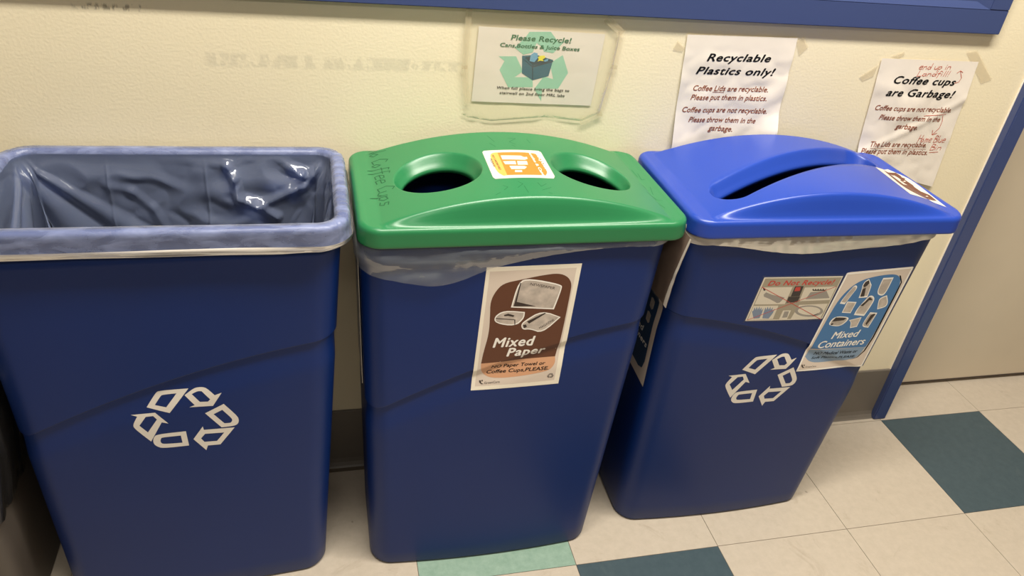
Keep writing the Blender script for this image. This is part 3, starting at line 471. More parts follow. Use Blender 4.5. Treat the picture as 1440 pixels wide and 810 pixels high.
# ------------------------------------------------------------------ bins
def perimeter(hx, hy, r, nx=48, ny=18, nc=10):
    """points and outward normals of a rounded rectangle, counter clockwise from the front left"""
    pts = []
    def corner(cx, cy, a0):
        for i in range(nc + 1):
            a = a0 + math.pi / 2 * i / nc
            pts.append((cx + r * math.cos(a), cy + r * math.sin(a), math.cos(a), math.sin(a)))
    corner(-hx + r, -hy + r, math.pi)
    for i in range(1, nx): pts.append((-hx + r + (2 * hx - 2 * r) * i / nx, -hy, 0, -1))
    corner(hx - r, -hy + r, -math.pi / 2)
    for i in range(1, ny): pts.append((hx, -hy + r + (2 * hy - 2 * r) * i / ny, 1, 0))
    corner(hx - r, hy - r, 0)
    for i in range(1, nx): pts.append((hx - r - (2 * hx - 2 * r) * i / nx, hy, 0, 1))
    corner(-hx + r, hy - r, math.pi / 2)
    for i in range(1, ny): pts.append((-hx, hy - r - (2 * hy - 2 * r) * i / ny, -1, 0))
    return pts
def loft(rings, cap_first=False, cap_last=False, closed=True):
    n = len(rings[0]); V = [p for r in rings for p in r]; F = []
    for k in range(len(rings) - 1):
        for i in range(n if closed else n - 1):
            j = (i + 1) % n
            F.append((k * n + i, k * n + j, (k + 1) * n + j, (k + 1) * n + i))
    if cap_first: F.append(tuple(range(n))[::-1])
    if cap_last: F.append(tuple((len(rings) - 1) * n + i for i in range(n)))
    return V, F

def make_body(k, root):
    rings = []
    def ring(zf, off, stepoff):
        out = []
        base = perimeter(1, 1, .001)
        cx0, cy0, hx0, hy0 = bin_dims(k, 0)
        ref = perimeter(hx0, hy0, .034)
        for (px, py, nx, ny) in ref:
            r = .034; z = zf(px)
            for _ in range(6):
                cx, cy, hx, hy = bin_dims(k, z)
                z = zf(px + (hx - hx0) * max(-1, min(1, px / (hx0 - r))))
            cx, cy, hx, hy = bin_dims(k, z)
            # same parameter on the rounded rectangle of this height
            x = px + (hx - hx0) * max(-1, min(1, px / (hx0 - r))); y = py + (hy - hy0) * max(-1, min(1, py / (hy0 - r)))
            bow = (.009 * (1 - z / HB) + .002) * max(0, 1 - (px / hx0) ** 2)
            y += (-bow if py < 0 else bow) * (1 if abs(py) > hy0 * .3 else 0) * abs(ny)
            o_ = off + stepoff
            out.append((cx + x + nx * o_, cy + y + ny * o_, z))
        return out
    for z, o_ in ((.0, -.012), (.0006, -.006), (.003, -.002), (.008, 0)): rings.append(ring(lambda u, z=z: z, o_, HS_))
    for w in (.08, .16, .26, .36, .46, .56, .66, .76, .86, .94): rings.append(ring(lambda u, w=w: .008 + (step_z(k, u) - .065 - .008) * w, 0, HS_))
    for dz in (-.06, -.053, -.046, -.039, -.032, -.025, -.018, -.012, -.006, -.0025, -.0018, -.0012, -.0006, 0, .0006, .0012, .0018): rings.append(ring(lambda u, dz=dz: step_z(k, u) + dz, 0, lip(dz)))
    for w in (.2, .4, .6, .8, .93, 1): rings.append(ring(lambda u, w=w: step_z(k, u) + .003 + (HB - step_z(k, u) - .003) * w, 0, HS_))
    V, F = loft(rings, cap_first=True)
    o = obj('bin_body', V, F, M_bin, root, True)
    s = o.modifiers.new('wall', 'SOLIDIFY'); s.thickness = .003; s.offset = -1
    return o
def make_rim(k, root, cx, cy, yaw, hx, hy, z0, z1, inner=.020):
    """rolled band around the mouth"""
    def at(px, py, nx, ny, off, z):
        x, y = px + nx * off, py + ny * off
        return (cx + math.cos(yaw) * x - math.sin(yaw) * y, cy + math.sin(yaw) * x + math.cos(yaw) * y, z)
    prof = [(-.012, z0 + .002), (-.001, z0), (0, z0 + .002), (0, z1 - .005), (-.002, z1 - .001), (-.006, z1), (-.013, z1), (-.016, z1 - .002), (-.017, z1 - .007), (-inner, z1 - .04), (-inner - .006, z1 - .10), (-inner - .014, z1 - .2)]
    ref = perimeter(hx, hy, .045)
    V, F = loft([[at(*p, o_, z) for p in ref] for o_, z in prof])
    return obj('rim', V, F, M_bin, root, True)

LIDS = {'M': (-.158, -.1453, .0068), 'R': (.3506, -.1447, -.008)}
HX, HY = .2508, .1405

def fbm(x, y, z, n=3):
    v = 0; a = 1
    for _ in range(n): v += a * noise.noise((x, y, z)); x *= 2.1; y *= 2.1; z *= 2.1; a *= .5
    return v
def ridge(x, y, z): return 1 - abs(fbm(x, y, z, 2)) * 2

def make_skirt(name, k, root, hem, m, hx=.2445, hy=.1345, bulge=.006):
    """bag folded out over the mouth and hanging down below the lid"""
    cx, cy, yaw = LIDS[k]; ref = perimeter(hx, hy, .045, 120, 50, 16)
    bcx, bcy, bhx, bhy = bin_dims(k, .66)
    bref = perimeter(bhx + .0045, bhy + .0065, .04, 120, 50, 16)
    rings = []
    n = len(ref)
    for j in range(15):
        t = j / 14; out = []
        for i, (p, q) in enumerate(zip(ref, bref)):
            hz = hem(p[0], p[1]); z = .7245 + (hz - .7245) * t
            top = (cx + p[0], cy + p[1]); low = (bcx + q[0], bcy + q[1])
            w = smooth(0, .5, t)
            b = bulge * (math.sin(t * math.pi) * .6 + .35 * t) * (.5 + .8 * ridge(p[0] * 5, p[1] * 5, 3 + z * 22)) + .0012 * noise.noise((i * .22, z * 60, 4))
            b *= smooth(.7, .686, z)
            x = top[0] + (low[0] - top[0]) * w + q[2] * max(.0006, b + .002); y = top[1] + (low[1] - top[1]) * w + q[3] * max(.0006, b + .002)
            out.append((x, min(y, -.002), z))
        rings.append(out)
    V, F = loft(rings)
    return obj(name, V, F, m, root, True)

def lid_h(x, y, H=.040, a=.22):
    A = max(0., 1 - (x / a) ** 2)
    f = smooth(.1355, .122, abs(y))
    rim = .727 + .0006 * smooth(.236, .240, max(abs(x), 0)) 
    return rim + H * A * f + .0006 * (1 if A <= 0 else 0)

def stad(px, py, ax, bx, r):
    """closest direction from the axis segment ax-bx, scaled to radius r"""
    abx, aby = bx[0] - ax[0], bx[1] - ax[1]; L2 = abx * abx + aby * aby
    t = 0 if L2 < 1e-9 else max(0, min(1, ((px - ax[0]) * abx + (py - ax[1]) * aby) / L2))
    c = (ax[0] + abx * t, ax[1] + aby * t)
    dx, dy = px - c[0], py - c[1]; n = math.hypot(dx, dy) or 1
    return c, (dx / n, dy / n)

def make_lid(name, k, m, holes):
    """holes: dicts with the cell block, outer axis and radius, inner axis and radius, depth"""
    cx, cy, yaw = LIDS[k]
    NX, NY = 200, 112
    r = .034
    def world(x, y, z): return (cx + math.cos(yaw) * x - math.sin(yaw) * y, cy + math.sin(yaw) * x + math.cos(yaw) * y, z)
    ex = .006
    gx, gy = HX - ex, HY - ex; rr = r - ex
    def gp(i, j):
        x = -gx + 2 * gx * i / NX; y = -gy + 2 * gy * j / NY
        ax, ay = abs(x), abs(y)
        if ax > gx - rr and ay > gy - rr:
            a = (ax - gx + rr) / rr; b = (ay - gy + rr) / rr
            ax = gx - rr + rr * a * math.sqrt(1 - b * b / 2); ay = gy - rr + rr * b * math.sqrt(1 - a * a / 2)
            x = math.copysign(ax, x); y = math.copysign(ay, y)
        return x, y
    V = []; idx = {}; F = []
    def vid(i, j):
        if (i, j) not in idx:
            x, y = gp(i, j); idx[(i, j)] = len(V); V.append((x, y, lid_h(x, y)))
        return idx[(i, j)]
    blocked = set()
    for h in holes:
        i0, i1, j0, j1 = h['block']
        for i in range(i0, i1):
            for j in range(j0, j1): blocked.add((i, j))
    for i in range(NX):
        for j in range(NY):
            if (i, j) in blocked: continue
            F.append((vid(i, j), vid(i + 1, j), vid(i + 1, j + 1), vid(i, j + 1)))
    for h in holes:
        i0, i1, j0, j1 = h['block']
        loop = [(i, j0) for i in range(i0, i1)] + [(i1, j) for j in range(j0, j1)] + [(i, j1) for i in range(i1, i0, -1)] + [(i0, j) for j in range(j1, j0, -1)]
        prev = [vid(*q) for q in loop]; n = len(loop)
        a0, b0, R0 = h['outer']; a1, b1, R1 = h['inner']; dep = h['depth']
        base = [gp(*q) for q in loop]
        # even the spread of the boundary points around the hole
        def ring(A, B, R, zf):
            ids = []
            for (px, py) in base:
                c, dd = stad(px, py, A, B, R)
                x, y = c[0] + dd[0] * R, c[1] + dd[1] * R
                ids.append(len(V)); V.append((x, y, zf(x, y)))
            return ids
        def mix(t):
            ids = []
            for (px, py) in base:
                c, dd = stad(px, py, a0, b0, R0); x, y = c[0] + dd[0] * R0, c[1] + dd[1] * R0
                x = px + (x - px) * t; y = py + (y - py) * t
                ids.append(len(V)); V.append((x, y, lid_h(x, y)))
            return ids
        seq = [mix(t) for t in (.2, .4, .6, .8, .93, 1)]
        def lerp(p, q, t): return (p[0] + (q[0] - p[0]) * t, p[1] + (q[1] - p[1]) * t)
        for t, dz in ((.06, -.0004), (.13, -.0014), (.22, -.0034), (.34, -.0065), (.55, -.0122), (.75, -.0172), (.92, -.0205), (1, -.023)):
            A, B, R = lerp(a0, a1, t), lerp(b0, b1, t), R0 + (R1 - R0) * t
            seq.append(ring(A, B, R, lambda x, y, dz=dz: lid_h(x, y) + dz * dep / .023))
        seq.append(ring(a1, b1, R1 - .0004, lambda x, y: lid_h(x, y) - dep - .006))
        for s in seq:
            for q in range(n):
                w = (q + 1) % n
                F.append((prev[q], prev[w], s[w], s[q]))
            prev = s
    loop = [(i, 0) for i in range(NX)] + [(NX, j) for j in range(NY)] + [(i, NY) for i in range(NX, 0, -1)] + [(0, j) for j in range(NY, 0, -1)]
    prev = [vid(*q) for q in loop]; n = len(loop)
    base = [gp(*q) for q in loop]
    nor = []
    for (x, y) in base:
        ax, ay = max(0, abs(x) - (gx - rr)), max(0, abs(y) - (gy - rr))
        L = math.hypot(ax, ay) or 1
        nor.append((math.copysign(ax / L, x), math.copysign(ay / L, y)))
    for off, dz in ((.0018, -.0004), (.0036, -.0016), (.005, -.0035), (.0058, -.006), (.006, -.009), (.0064, -.020), (.0068, -.0265), (.0066, -.0290), (.0050, -.0300)):
        s = []
        for (x, y), (nx, ny) in zip(base, nor):
            s.append(len(V)); V.append((x + nx * off, y + ny * off, .7272 + dz))
        for q in range(n):
            w = (q + 1) % n
            F.append((prev[w], prev[q], s[q], s[w]))
        prev = s
    V = [world(*v) for v in V]
    o = obj(name, V, F, m, ROOT[k], True)
    bmm = bmesh.new(); bmm.from_mesh(o.data); bmesh.ops.recalc_face_normals(bmm, faces=bmm.faces[:])
    # point outwards
    up = sum(f.normal.z * f.calc_area() for f in bmm.faces)
    if up < 0: bmesh.ops.reverse_faces(bmm, faces=bmm.faces[:])
    bmm.to_mesh(o.data); bmm.free()
    s = o.modifiers.new('wall', 'SOLIDIFY'); s.thickness = .0025; s.offset = -1
    def surf(x, y, off): return world(x, y, lid_h(x, y) + off * .3)
    return o, surf

def front_surf(k):
    return lambda x, z, off: (x, front_y(k, x, z, bridged) - off * .25 - .0001, z)

ROOT = {}
def hemM(x, y):
    if y < 0:
        w = smooth(-.20, .18, x)
        return .648 + .040 * w + .010 * math.sin(x * 14) * (1 - w) - .012 * smooth(.09, 0, abs(x + .12))
    return .68
def hemR(x, y):
    return .664 + .020 * min(1, abs(x - .0) / .2) ** 1.5 + .002 * math.sin(x * 30)
LABELS = {
 'L': ('open dark blue recycling bin without a lid, grey arrow symbol on its front', 'recycling bin'),
 'M': ('dark blue recycling bin under the green lid, with a brown Mixed Paper sticker', 'recycling bin'),
 'R': ('dark blue recycling bin under the bright blue lid, with a blue Mixed Containers sticker', 'recycling bin')}
for k in 'LMR':
    cx, cy, hx, hy = bin_dims(k, 0)
    root = empty('recycling_bin', (cx, cy, 0)); ROOT[k] = root
    tag(root, *LABELS[k], group='blue recycling bins in a row')
    make_body(k, root)
make_rim('L', ROOT['L'], -.6640, -.1565, -.0, .2450, .139, .700, .7355)
for k in 'MR':
    make_rim(k, ROOT[k], LIDS[k][0], LIDS[k][1], LIDS[k][2], .2405, .131, .701, .7205)

# recycling symbols, six outlined arrow pieces each
for k, dx, dz in (('L', 0, 0), ('R', .990, -.024)):   # printed in light grey
    pieces = [([(p[0] + dx, p[1] + dz) for p in o_], [(p[0] + dx, p[1] + dz) for p in i_]) for o_, i_ in zip(D['rs_out'], D['rs_in'])]
    pieces = [(soft(a_, 2, 48), soft(b_, 2, 48)) for a_, b_ in pieces]
    for pc in pieces: flat('symbol_arrow', [pc], M_sym, ROOT[k], front_surf(k), .0005, (.004, .002))

# ------------------------------------------------------------------ stickers on the middle bin
ST = (.004, .002)
def sticker(k, key, m, step=ST, off=.0006, name='sticker', label=None):
    o = flat(name, [(D[key], None)], m, ROOT[k], front_surf(k), off, step)
    s = o.modifiers.new('sheet', 'SOLIDIFY'); s.thickness = .0004; s.offset = -1
    if label: o['label'] = label
    return o
f = front_surf('M')
s = sticker('M', 'mp_sheet', M_cream_print, label='cream-edged brown sticker reading Mixed Paper')
flat('sticker_field', [(D['mp_inner'], None)], M_grey_print, s, f, .0008, ST)
flat('brown_panel', [(soft(D['mp_brown']), None)], M_brown, s, f, .0010, ST)
flat('tan_panel', [(soft(D['mp_tan']), None)], M_tan, s, f, .0012, ST)
def pictures(names, w, g_, dk, owner, parent, surf, off, step):
    for i, nm in enumerate(names):
        ly = [(P([soft(w[i], 2, 80)]), M_white_print, off), (P([soft(g_[i], 2, 80)]), M_photo_grey, off + .0002)]
        own = [dk[j] for j, q_ in enumerate(owner) if q_ == i]
        if own: ly.append((P(own), M_dark_print, off + .0004))
        multi(nm, ly, parent, surf, step)
pictures(('newspaper_picture', 'tissue_box_picture', 'magazine_picture'), D['mp_white'], D['mp_grey'], D['mp_dark'], (1, 2, 0, 2, 1, 1), s, f, .0014, ST)
multi('maker_mark', [(P(D['mp_logo']), M_dark_print, .0018)], s, f, ST)
letters('lettering', D['mp_head'], M_white_print, s, f, .0018, .22, .03, ST)
for ln in D['mp_body']: letters('small_lettering', [ln], M_black, s, f, .0018, .2, .02, ST)
for ln in D['mp_small'] + D['mp_news']: letters('fine_lettering', [ln], M_dark_print, s, f, .0019, 0, 0, ST)
cxs = (D['mp_inner'][2][0] - .008, D['mp_inner'][2][1] + .010)
def small_symbol(cx, cz, sc, m, parent, surf, off, step):
    c0 = (-.665, .404)
    tr = lambda p: (cx + (p[0] - c0[0]) * sc, cz + (p[1] - c0[1]) * sc)
    flat('recycling_mark', [([tr(p) for p in a], [tr(p) for p in b]) for a, b in zip(D['rs_out'], D['rs_in'])], m, parent, surf, off, step)
small_symbol(cxs[0], cxs[1], .075, M_dark_print, s, f, .0018, ST)

# ------------------------------------------------------------------ stickers on the right bin
f = front_surf('R')
s = sticker('R', 'mc_sheet', M_grey_print, off=.0012, label='sticker reading Mixed Containers, blue with pictures of bottles and cans')
flat('blue_panel', [(soft(D['mc_blue']), None)], M_blue_print, s, f, .0016, ST)
flat('pale_panel', [(soft(D['mc_low']), None)], M_low_print, s, f, .0016, ST)
flat('dark_edge', [(D['mc_edge'], None)], M_black, s, f, .0017, ST)
pictures(('bottle_picture', 'open_can_picture', 'carton_picture', 'tub_picture', 'jug_picture', 'jug_picture', 'tray_picture', 'cup_picture', 'can_picture'),
         D['mc_white'], D['mc_grey'], D['mc_dark'], (1, 1, 4, 6, 6, 8), s, f, .0018, ST)
multi('maker_mark', [(P(D['mc_logo']), M_dark_print, .0022)], s, f, ST)
letters('lettering', D['mc_head'], M_white_print, s, f, .0021, .22, .02, ST)
for ln in D['mc_body']: letters('small_lettering', [ln], M_black, s, f, .0021, .22, .018, ST)
letters('fine_lettering', D['mc_small'], M_dark_print, s, f, .0021, 0, 0, ST)
q = D['mc_sheet']
bor = strokes([[q[0], q[2], q[3], q[4], q[0]]], .0035)
inn = [[(x * .994 + .0028, z * .985 + .0076) for x, z in b_] for b_ in bor]
flat('sticker_border', P(inn), M_white_print, s, f, .0015, ST)

s = sticker('R', 'dn_sheet', M_cream_print, off=.0005, label='small taped sheet headed Do Not Recycle in red')
flat('grey_field', [(D['dn_grey'], None)], M_khaki, s, f, .0006, ST)
each('picture_panel', D['dn_panels'], M_cream_print, s, f, .0007, ST)
M_soft = mat('soft_grey_print', (176, 168, 158), .4, .4)
each('grey_picture', D['dn_soft'], M_soft, s, f, .0008, ST)
flat('plate_picture', [(D['dn_ring'][0], D['dn_ring'][1])], M_soft, s, f, .0008, ST)
each('glove_picture', D['dn_blue'], M_glove, s, f, .0008, ST)
each('dark_picture', D['dn_dark'], M_dark_print, s, f, .0008, ST)
flat('red_picture', P(D['dn_redpatch']), M_red, s, f, .0009, ST)
each('red_line', strokes(D['dn_red'], .0011), M_red, s, f, .0010, ST)
letters('lettering', D['dn_head'], M_red, s, f, .0008, .25, .03, ST)
flat('clear_sleeve', [(D['dn_sleeve'], None)], film_mat('thin_clear_film', (170, 170, 165), .05, .3, .2, 30, .3), s, f, .0011, ST)

# poster on the left side of the right bin, and one seen edge-on on the middle bin
def side_surf(k, sgn):
    return lambda y, z, off: (side_x(k, z, sgn) + sgn * off, y, z)
f = side_surf('R', -1)
Q = [(-.2255, .354), (-.0850, .362), (-.0800, .604), (-.2350, .600)]
def inpoly(u, v):
    a = [Q[0][i] + (Q[1][i] - Q[0][i]) * u for i in (0, 1)]; b = [Q[3][i] + (Q[2][i] - Q[3][i]) * u for i in (0, 1)]
    return (a[0] + (b[0] - a[0]) * v, a[1] + (b[1] - a[1]) * v)
o = flat('side_sticker', [(Q, None)], M_grey_print, ROOT['R'], f, .0006, (0, .008)); o['label'] = 'blue sticker in shade on the side facing the middle bin'
rr = [(.10, .20), (.14, .12), (.25, .09), (.8, .09), (.92, .2), (.92, .93), (.6, .95), (.2, .9), (.10, .8)]
flat('blue_panel', [([inpoly(*p) for p in rr], None)], mat('shaded_blue_print', (40, 66, 98), .4, .4), o, f, .0009, (0, .008))  # blue print with the shade of this side painted into its colour
each('picture', ([[inpoly(a + x * .10, b + y * .09) for x, y in ((0, .2), (.3, 0), (1, .1), (1, .9), (.6, 1), (0, .9))] for a, b in ((.2, .62), (.2, .74), (.42, .6), (.42, .76), (.64, .6), (.64, .76), (.2, .5), (.42, .47), (.64, .48))]), M_photo_grey, o, f, .0012, (0, .008))
def mirror_letters(lines): return lines
A_, B_ = inpoly(.88, .33), inpoly(.14, .33); A2, B2 = inpoly(.80, .42), inpoly(.3, .42)
bm_f = lambda y, z, off: (side_x('R', z, -1) - off, y, z)
def side_letters(name, s, ya, yb, z, h, m, parent, bold):
    V_, F_, a, b = glyphs(s, .22, bold); bm = bmesh.new()
    vs = [bm.verts.new((ya + (yb - ya) * (v.x - a) / (b - a), z + v.y * h / .7, v.z)) for v in V_]
    for f_ in F_:
        try: bm.faces.new([vs[i] for i in f_])
        except ValueError: pass
    return finish(bm, name, m, parent, bm_f, .0012, (0, 0))
side_letters('lettering', 'Containers', inpoly(.88, .3)[0], inpoly(.13, .3)[0], inpoly(.5, .30)[1], .012, M_white_print, o, .03)
side_letters('lettering', 'Mixed', inpoly(.75, .38)[0], inpoly(.3, .38)[0], inpoly(.5, .38)[1], .013, M_white_print, o, .03)
o = flat('side_sticker', [([(-.215, .400), (-.105, .400), (-.105, .640), (-.215, .640)], None)], M_cream_print, ROOT['M'], side_surf('M', -1), .0015, (0, .008))
m_ = o.modifiers.new('sheet', 'SOLIDIFY'); m_.thickness = .0006
o['label'] = 'cream sticker seen edge-on on the side facing the open bin'

# ------------------------------------------------------------------ lids
CELLX = lambda x: int(round((x + HX - .006) / (2 * (HX - .006)) * 200))
CELLY = lambda y: int(round((y + HY - .006) / (2 * (HY - .006)) * 112))
def hole(cx, cy, r0, ri, shift, dep):
    return dict(block=(CELLX(cx - r0 - .014), CELLX(cx + r0 + .014), CELLY(cy - r0 - .014), CELLY(cy + r0 + .014)),
                outer=((cx, cy), (cx, cy), r0), inner=((cx, cy + shift), (cx, cy + shift), ri), depth=dep)
glid, gsurf = make_lid('lid', 'M', M_lidg, [hole(-.123, -.007, .0675, .0545, -.007, .020), hole(.123, -.007, .0675, .0545, -.007, .020)])
tag(glid, 'green plastic lid with two round openings')
A0, B0 = (-.160, -.061), (.170, .074)
nx_, ny_ = -(B0[1] - A0[1]), (B0[0] - A0[0]); nn = math.hypot(nx_, ny_); nx_, ny_ = nx_ / nn, ny_ / nn
sh = -.0085
slot = dict(block=(CELLX(-.210), CELLX(.220), CELLY(-.112), CELLY(.119)), outer=(A0, B0, .0345),
            inner=((A0[0] + nx_ * sh, A0[1] + ny_ * sh), (B0[0] + nx_ * sh, B0[1] + ny_ * sh), .0245), depth=.023)
blid, bsurf = make_lid('lid', 'R', M_lidb, [slot])
tag(blid, 'bright blue plastic lid with one long slanted slot')

SG = (.012, .012)
M_lid_white = mat('white_sticker', (208, 200, 186), .4, .4)
s = multi('sticker', [(P([D['gs_sheet']]), M_lid_white, .0006), (P([soft(D['gs_orange'])]), M_orange, .0009), (P([soft(D['gs_yellow'])]), M_yel_print, .0009),
                      (P(D['gs_white'][:5]), M_lid_white, .0012)], glid, gsurf, SG); s['label'] = 'white-edged orange sticker with pictures of bottles'
s = glid
# the words run down the sticker's right side
g = D['gs_white']
def down(lines, name, m, off, bold):
    bm = bmesh.new()
    for (txt_, x0, y0, x1, y1, h) in lines:
        V_, F_, a, b = glyphs(txt_, 0, bold); L = Vector((x1 - x0, y1 - y0)); up = Vector((-L.y, L.x)).normalized() * h / .7
        vs = [bm.verts.new((x0 + L.x * (v.x - a) / (b - a) + up.x * v.y, y0 + L.y * (v.x - a) / (b - a) + up.y * v.y, v.z)) for v in V_]
        for f_ in F_:
            try: bm.faces.new([vs[i] for i in f_])
            except ValueError: pass
    return finish(bm, name, m, s, gsurf, off, (0, 0))
down([('Recyclables', .0405, .036, .0405, -.050, .0065), ('Bottles & Cans', .0290, .040, .0290, -.052, .0045)], 'lettering', M_white_print, .0013, .02)
down([('NO CARDBOARD', -.0335, .026, -.0335, -.030, .0035)], 'small_lettering', M_dark_print, .0013, .01)
down([('PLEASE', -.0395, .012, -.0395, -.018, .0035)], 'small_lettering', M_dark_print, .0013, .01)
def hand_turned(txt_, p0, p1, h, w):
    """handwriting that runs along p0-p1 with its tops to the left of that direction"""
    n = math.hypot(p1[0] - p0[0], p1[1] - p0[1]); ux, uy = (p1[0] - p0[0]) / n, (p1[1] - p0[1]) / n
    flat_ = hand([(txt_, 0, 0, n, 0, h)], w)
    return [[(p0[0] + a * ux - b * uy, p0[1] + a * uy + b * ux) for a, b in q_] for q_ in flat_]
g0, g1, g2 = D['gw_line']
flat('marker_writing', P(hand_turned('No Coffee Cups', g0, g1, .026, .0017)), M_marker, glid, gsurf, .0006, SG)['label'] = 'dark handwriting down the left edge reading No Coffee Cups'
M_faded = mat('faded_marker', (30, 100, 60), .5, .3)
G2 = D['gw2']
for grp in (G2[:2], G2[2:4], G2[4:5], G2[5:7], G2[7:10], G2[10:12], G2[12:14], G2[14:17], G2[17:]):
    if grp: flat('marker_scribble', P(strokes(grp, .0009)), M_faded, glid, gsurf, .0006, SG)
s = multi('sticker', [(P([soft(D['bs_sheet'])]), M_lid_white, .0006), (P([soft(D['bs_brown'])]), M_brown, .0009), (P(D['bs_white']), M_lid_white, .0012)], blid, bsurf, SG)
s['label'] = 'small white and brown sticker at the right corner'

# ------------------------------------------------------------------ bags
o = make_skirt('bin_liner', 'M', None, hemM, M_skirt); tag(o, 'clear bag hanging out below the green lid, longest at the left', 'bin liner')
o = make_skirt('bin_liner', 'R', None, hemR, M_hem, bulge=.003); tag(o, 'creased clear bag edge showing below the bright blue lid', 'bin liner')

def open_liner():
    cx, cy = -.6640, -.1565; hx, hy = .2450, .139
    ref = perimeter(hx, hy, .045, 420, 140, 36); n = len(ref)
    # arc position
    def prof():
        out = [(.0035, .7045), (.0030, .7085), (.0022, .714), (.0018, .721), (.0018, .729), (.0012, .7335), (-.001, .7365), (-.004, .738), (-.009, .7385), (-.014, .738), (-.0175, .7355), (-.020, .731)]
        for j in range(1, 111):
            t = (j / 110) ** 1.45; out.append((-.020 - .012 * t - .05 * t * t, .731 - .50 * t))
        return out
    PR = prof(); rings = []
    for j, (off, z) in enumerate(PR):
        out = []
        depth = max(0, .731 - z) if j >= 12 else 0
        for i, (px, py, nx, ny) in enumerate(ref):
            s_ = i / n
            ang = math.atan2(py / hy, px / hx)
            side = abs(nx)                     # 1 on the short sides
            o_ = off
            x, y = px, py
            if depth == 0:
                # gathers across the rim: many on the right-hand side, few along the front and back
                arc = px * 8 * abs(ny) + py * 1.0
                g = (.9 if nx > 0 else .35) * side + .06
                o_ += .0016 * g * max(0, ridge(px * 75 * (1 - side) + 3, py * 75, z * 9) - .2)
                zz = z + .0012 * g * ridge(px * 75 * (1 - side) + 9, py * 75, 2) + (.0006 * fbm(px * 9, py * 9, z * 300))
            else:
                zz = z
                a = smooth(0, .04, depth)
                # broad crumples, strongest on the right
                rt = .45 + .9 * smooth(-.05, .18, px)
                cr = rt * (.010 * fbm(px * 6 + 2, py * 8, z * 8 + 1, 3) + .016 * max(0, ridge(px * 7 + z * 9, py * 6, z * 7 - px * 6) - .45))
                # long straight folds fanning out of the left back corner
                if py > 0 or abs(px) > hx * .8:
                    run = (hx - abs(px)) if abs(ny) > .5 else (hy - py)
                    q = run / (depth + .012); k_f = 13 if px < 0 else 8
                    wf = smooth(1.7, 1.1, q) * smooth(0, .02, run + .01) * (1 if px < 0 else .8)
                    cr = cr * (1 - .9 * wf) + wf * .009 * abs(math.sin(q * k_f * .5 + .6 * math.sin(q * 3))) * min(1, depth / .03)
                # vertical seams down the back
                if py > 0: cr += .002 * sum(math.exp(-((px - c_) / .0022) ** 2) for c_ in (-.105, .035))
                if py > 0:                     # sharp creases that catch the light
                    for line, hgt in zip(D['creases'], (.004, .009, .009, .006, .006, .003)):
                        for (x0, z0), (x1, z1) in zip(line, line[1:]):
                            L2 = (x1 - x0) ** 2 + (z1 - z0) ** 2; tt = max(0, min(1, ((px - x0) * (x1 - x0) + (z - z0) * (z1 - z0)) / L2))
                            dd = math.hypot(px - x0 - tt * (x1 - x0), z - z0 - tt * (z1 - z0))
                            if dd < .011: cr = max(cr, abs(cr) + hgt * (1 - dd / .011))
                o_ -= a * (.003 + abs(cr))
                if nx != 0 and ny != 0:        # the film cuts across the corners
                    o_ -= a * .028 * min(1, depth / .12) * 4 * (abs(nx * ny)) * .5
            out.append((cx + px + nx * o_, min(cy + py + ny * o_, -.0015), zz))
        rings.append(out)
    V, F = loft(rings, cap_last=True)
    me = bpy.data.meshes.new('bin_liner'); me.from_pydata(V, [], F); me.update()
    me.materials.append(M_liner); me.materials.append(M_liner_in)
    for q_, p in enumerate(me.polygons): p.material_index = 1 if q_ // n >= 11 else 0
    o = link('bin_liner', me, None, None, True)
    tag(o, 'clear crinkled bag lining the open bin and folded out over its rim', 'bin liner')
    # bunched hem below the rim
    ref2 = perimeter(hx + .001, hy + .0005, .045, 170, 90, 26)
    bcx, bcy, bhx, bhy = bin_dims('L', .70)
    rings = []
    for j in range(9):
        t = j / 8; z0 = .712; out = []
        for i, (px, py, nx, ny) in enumerate(ref2):
            hz = .6975 + .0035 * smooth(.10, .25, px) + .0012 * noise.noise((px * 12, py * 12, 3))
            z = z0 + (hz - z0) * t
            o_ = .0034 - .010 * smooth(.7, 1, t) + .0022 * ridge(px * 3, py * 3, z * 240 + px * 3) * (1 - t * .4)
            out.append((cx + px + nx * o_, min(cy + py + ny * o_, -.0015), z))
        rings.append(out)
    V, F = loft(rings)
    obj('bag_hem', V, F, M_hem, o, True)
open_liner()

# creased sheet hanging from the left edge under the blue lid
def sheet_grid(name, corners, m, bend, parent=None, nu=24, nv=24):
    (a, b, c, e) = [Vector(p) for p in corners]; V = []; F = []
    for j in range(nv + 1):
        for i in range(nu + 1):
            u, v = i / nu, j / nv
            p = a.lerp(b, u).lerp(e.lerp(c, u), v)
            V.append(p + Vector(bend(u, v)))
    for j in range(nv):
        for i in range(nu):
            k = j * (nu + 1) + i; F.append((k, k + 1, k + nu + 2, k + nu + 1))
    return obj(name, V, F, m, parent, True)
HS = [Vector(p) for p in ((.0955, -.2850, .6990), (.0955, -.110, .6990), (.0955, -.110, .5480), (.0905, -.2690, .5610))]
hbend = lambda u, v: (-.003 * math.sin(v * 3) * (1 - u) - .002 * abs(noise.noise((u * 5, v * 5, 1))), 0, 0)
o = sheet_grid('hanging_sheet', HS, M_cardb, hbend)
tag(o, 'creased beige sheet hanging at the left side of the right bin under its lid', 'paper')
e_ = [HS[0], HS[0].lerp(HS[1], .025), HS[3].lerp(HS[2], .075), HS[3]]
o2 = sheet_grid('folded_edge', e_, M_paper, lambda u, v: (hbend(u * .05, v)[0] - .0012, -.0006, 0), o, 4, 24)
o2['label'] = 'pale folded front edge'

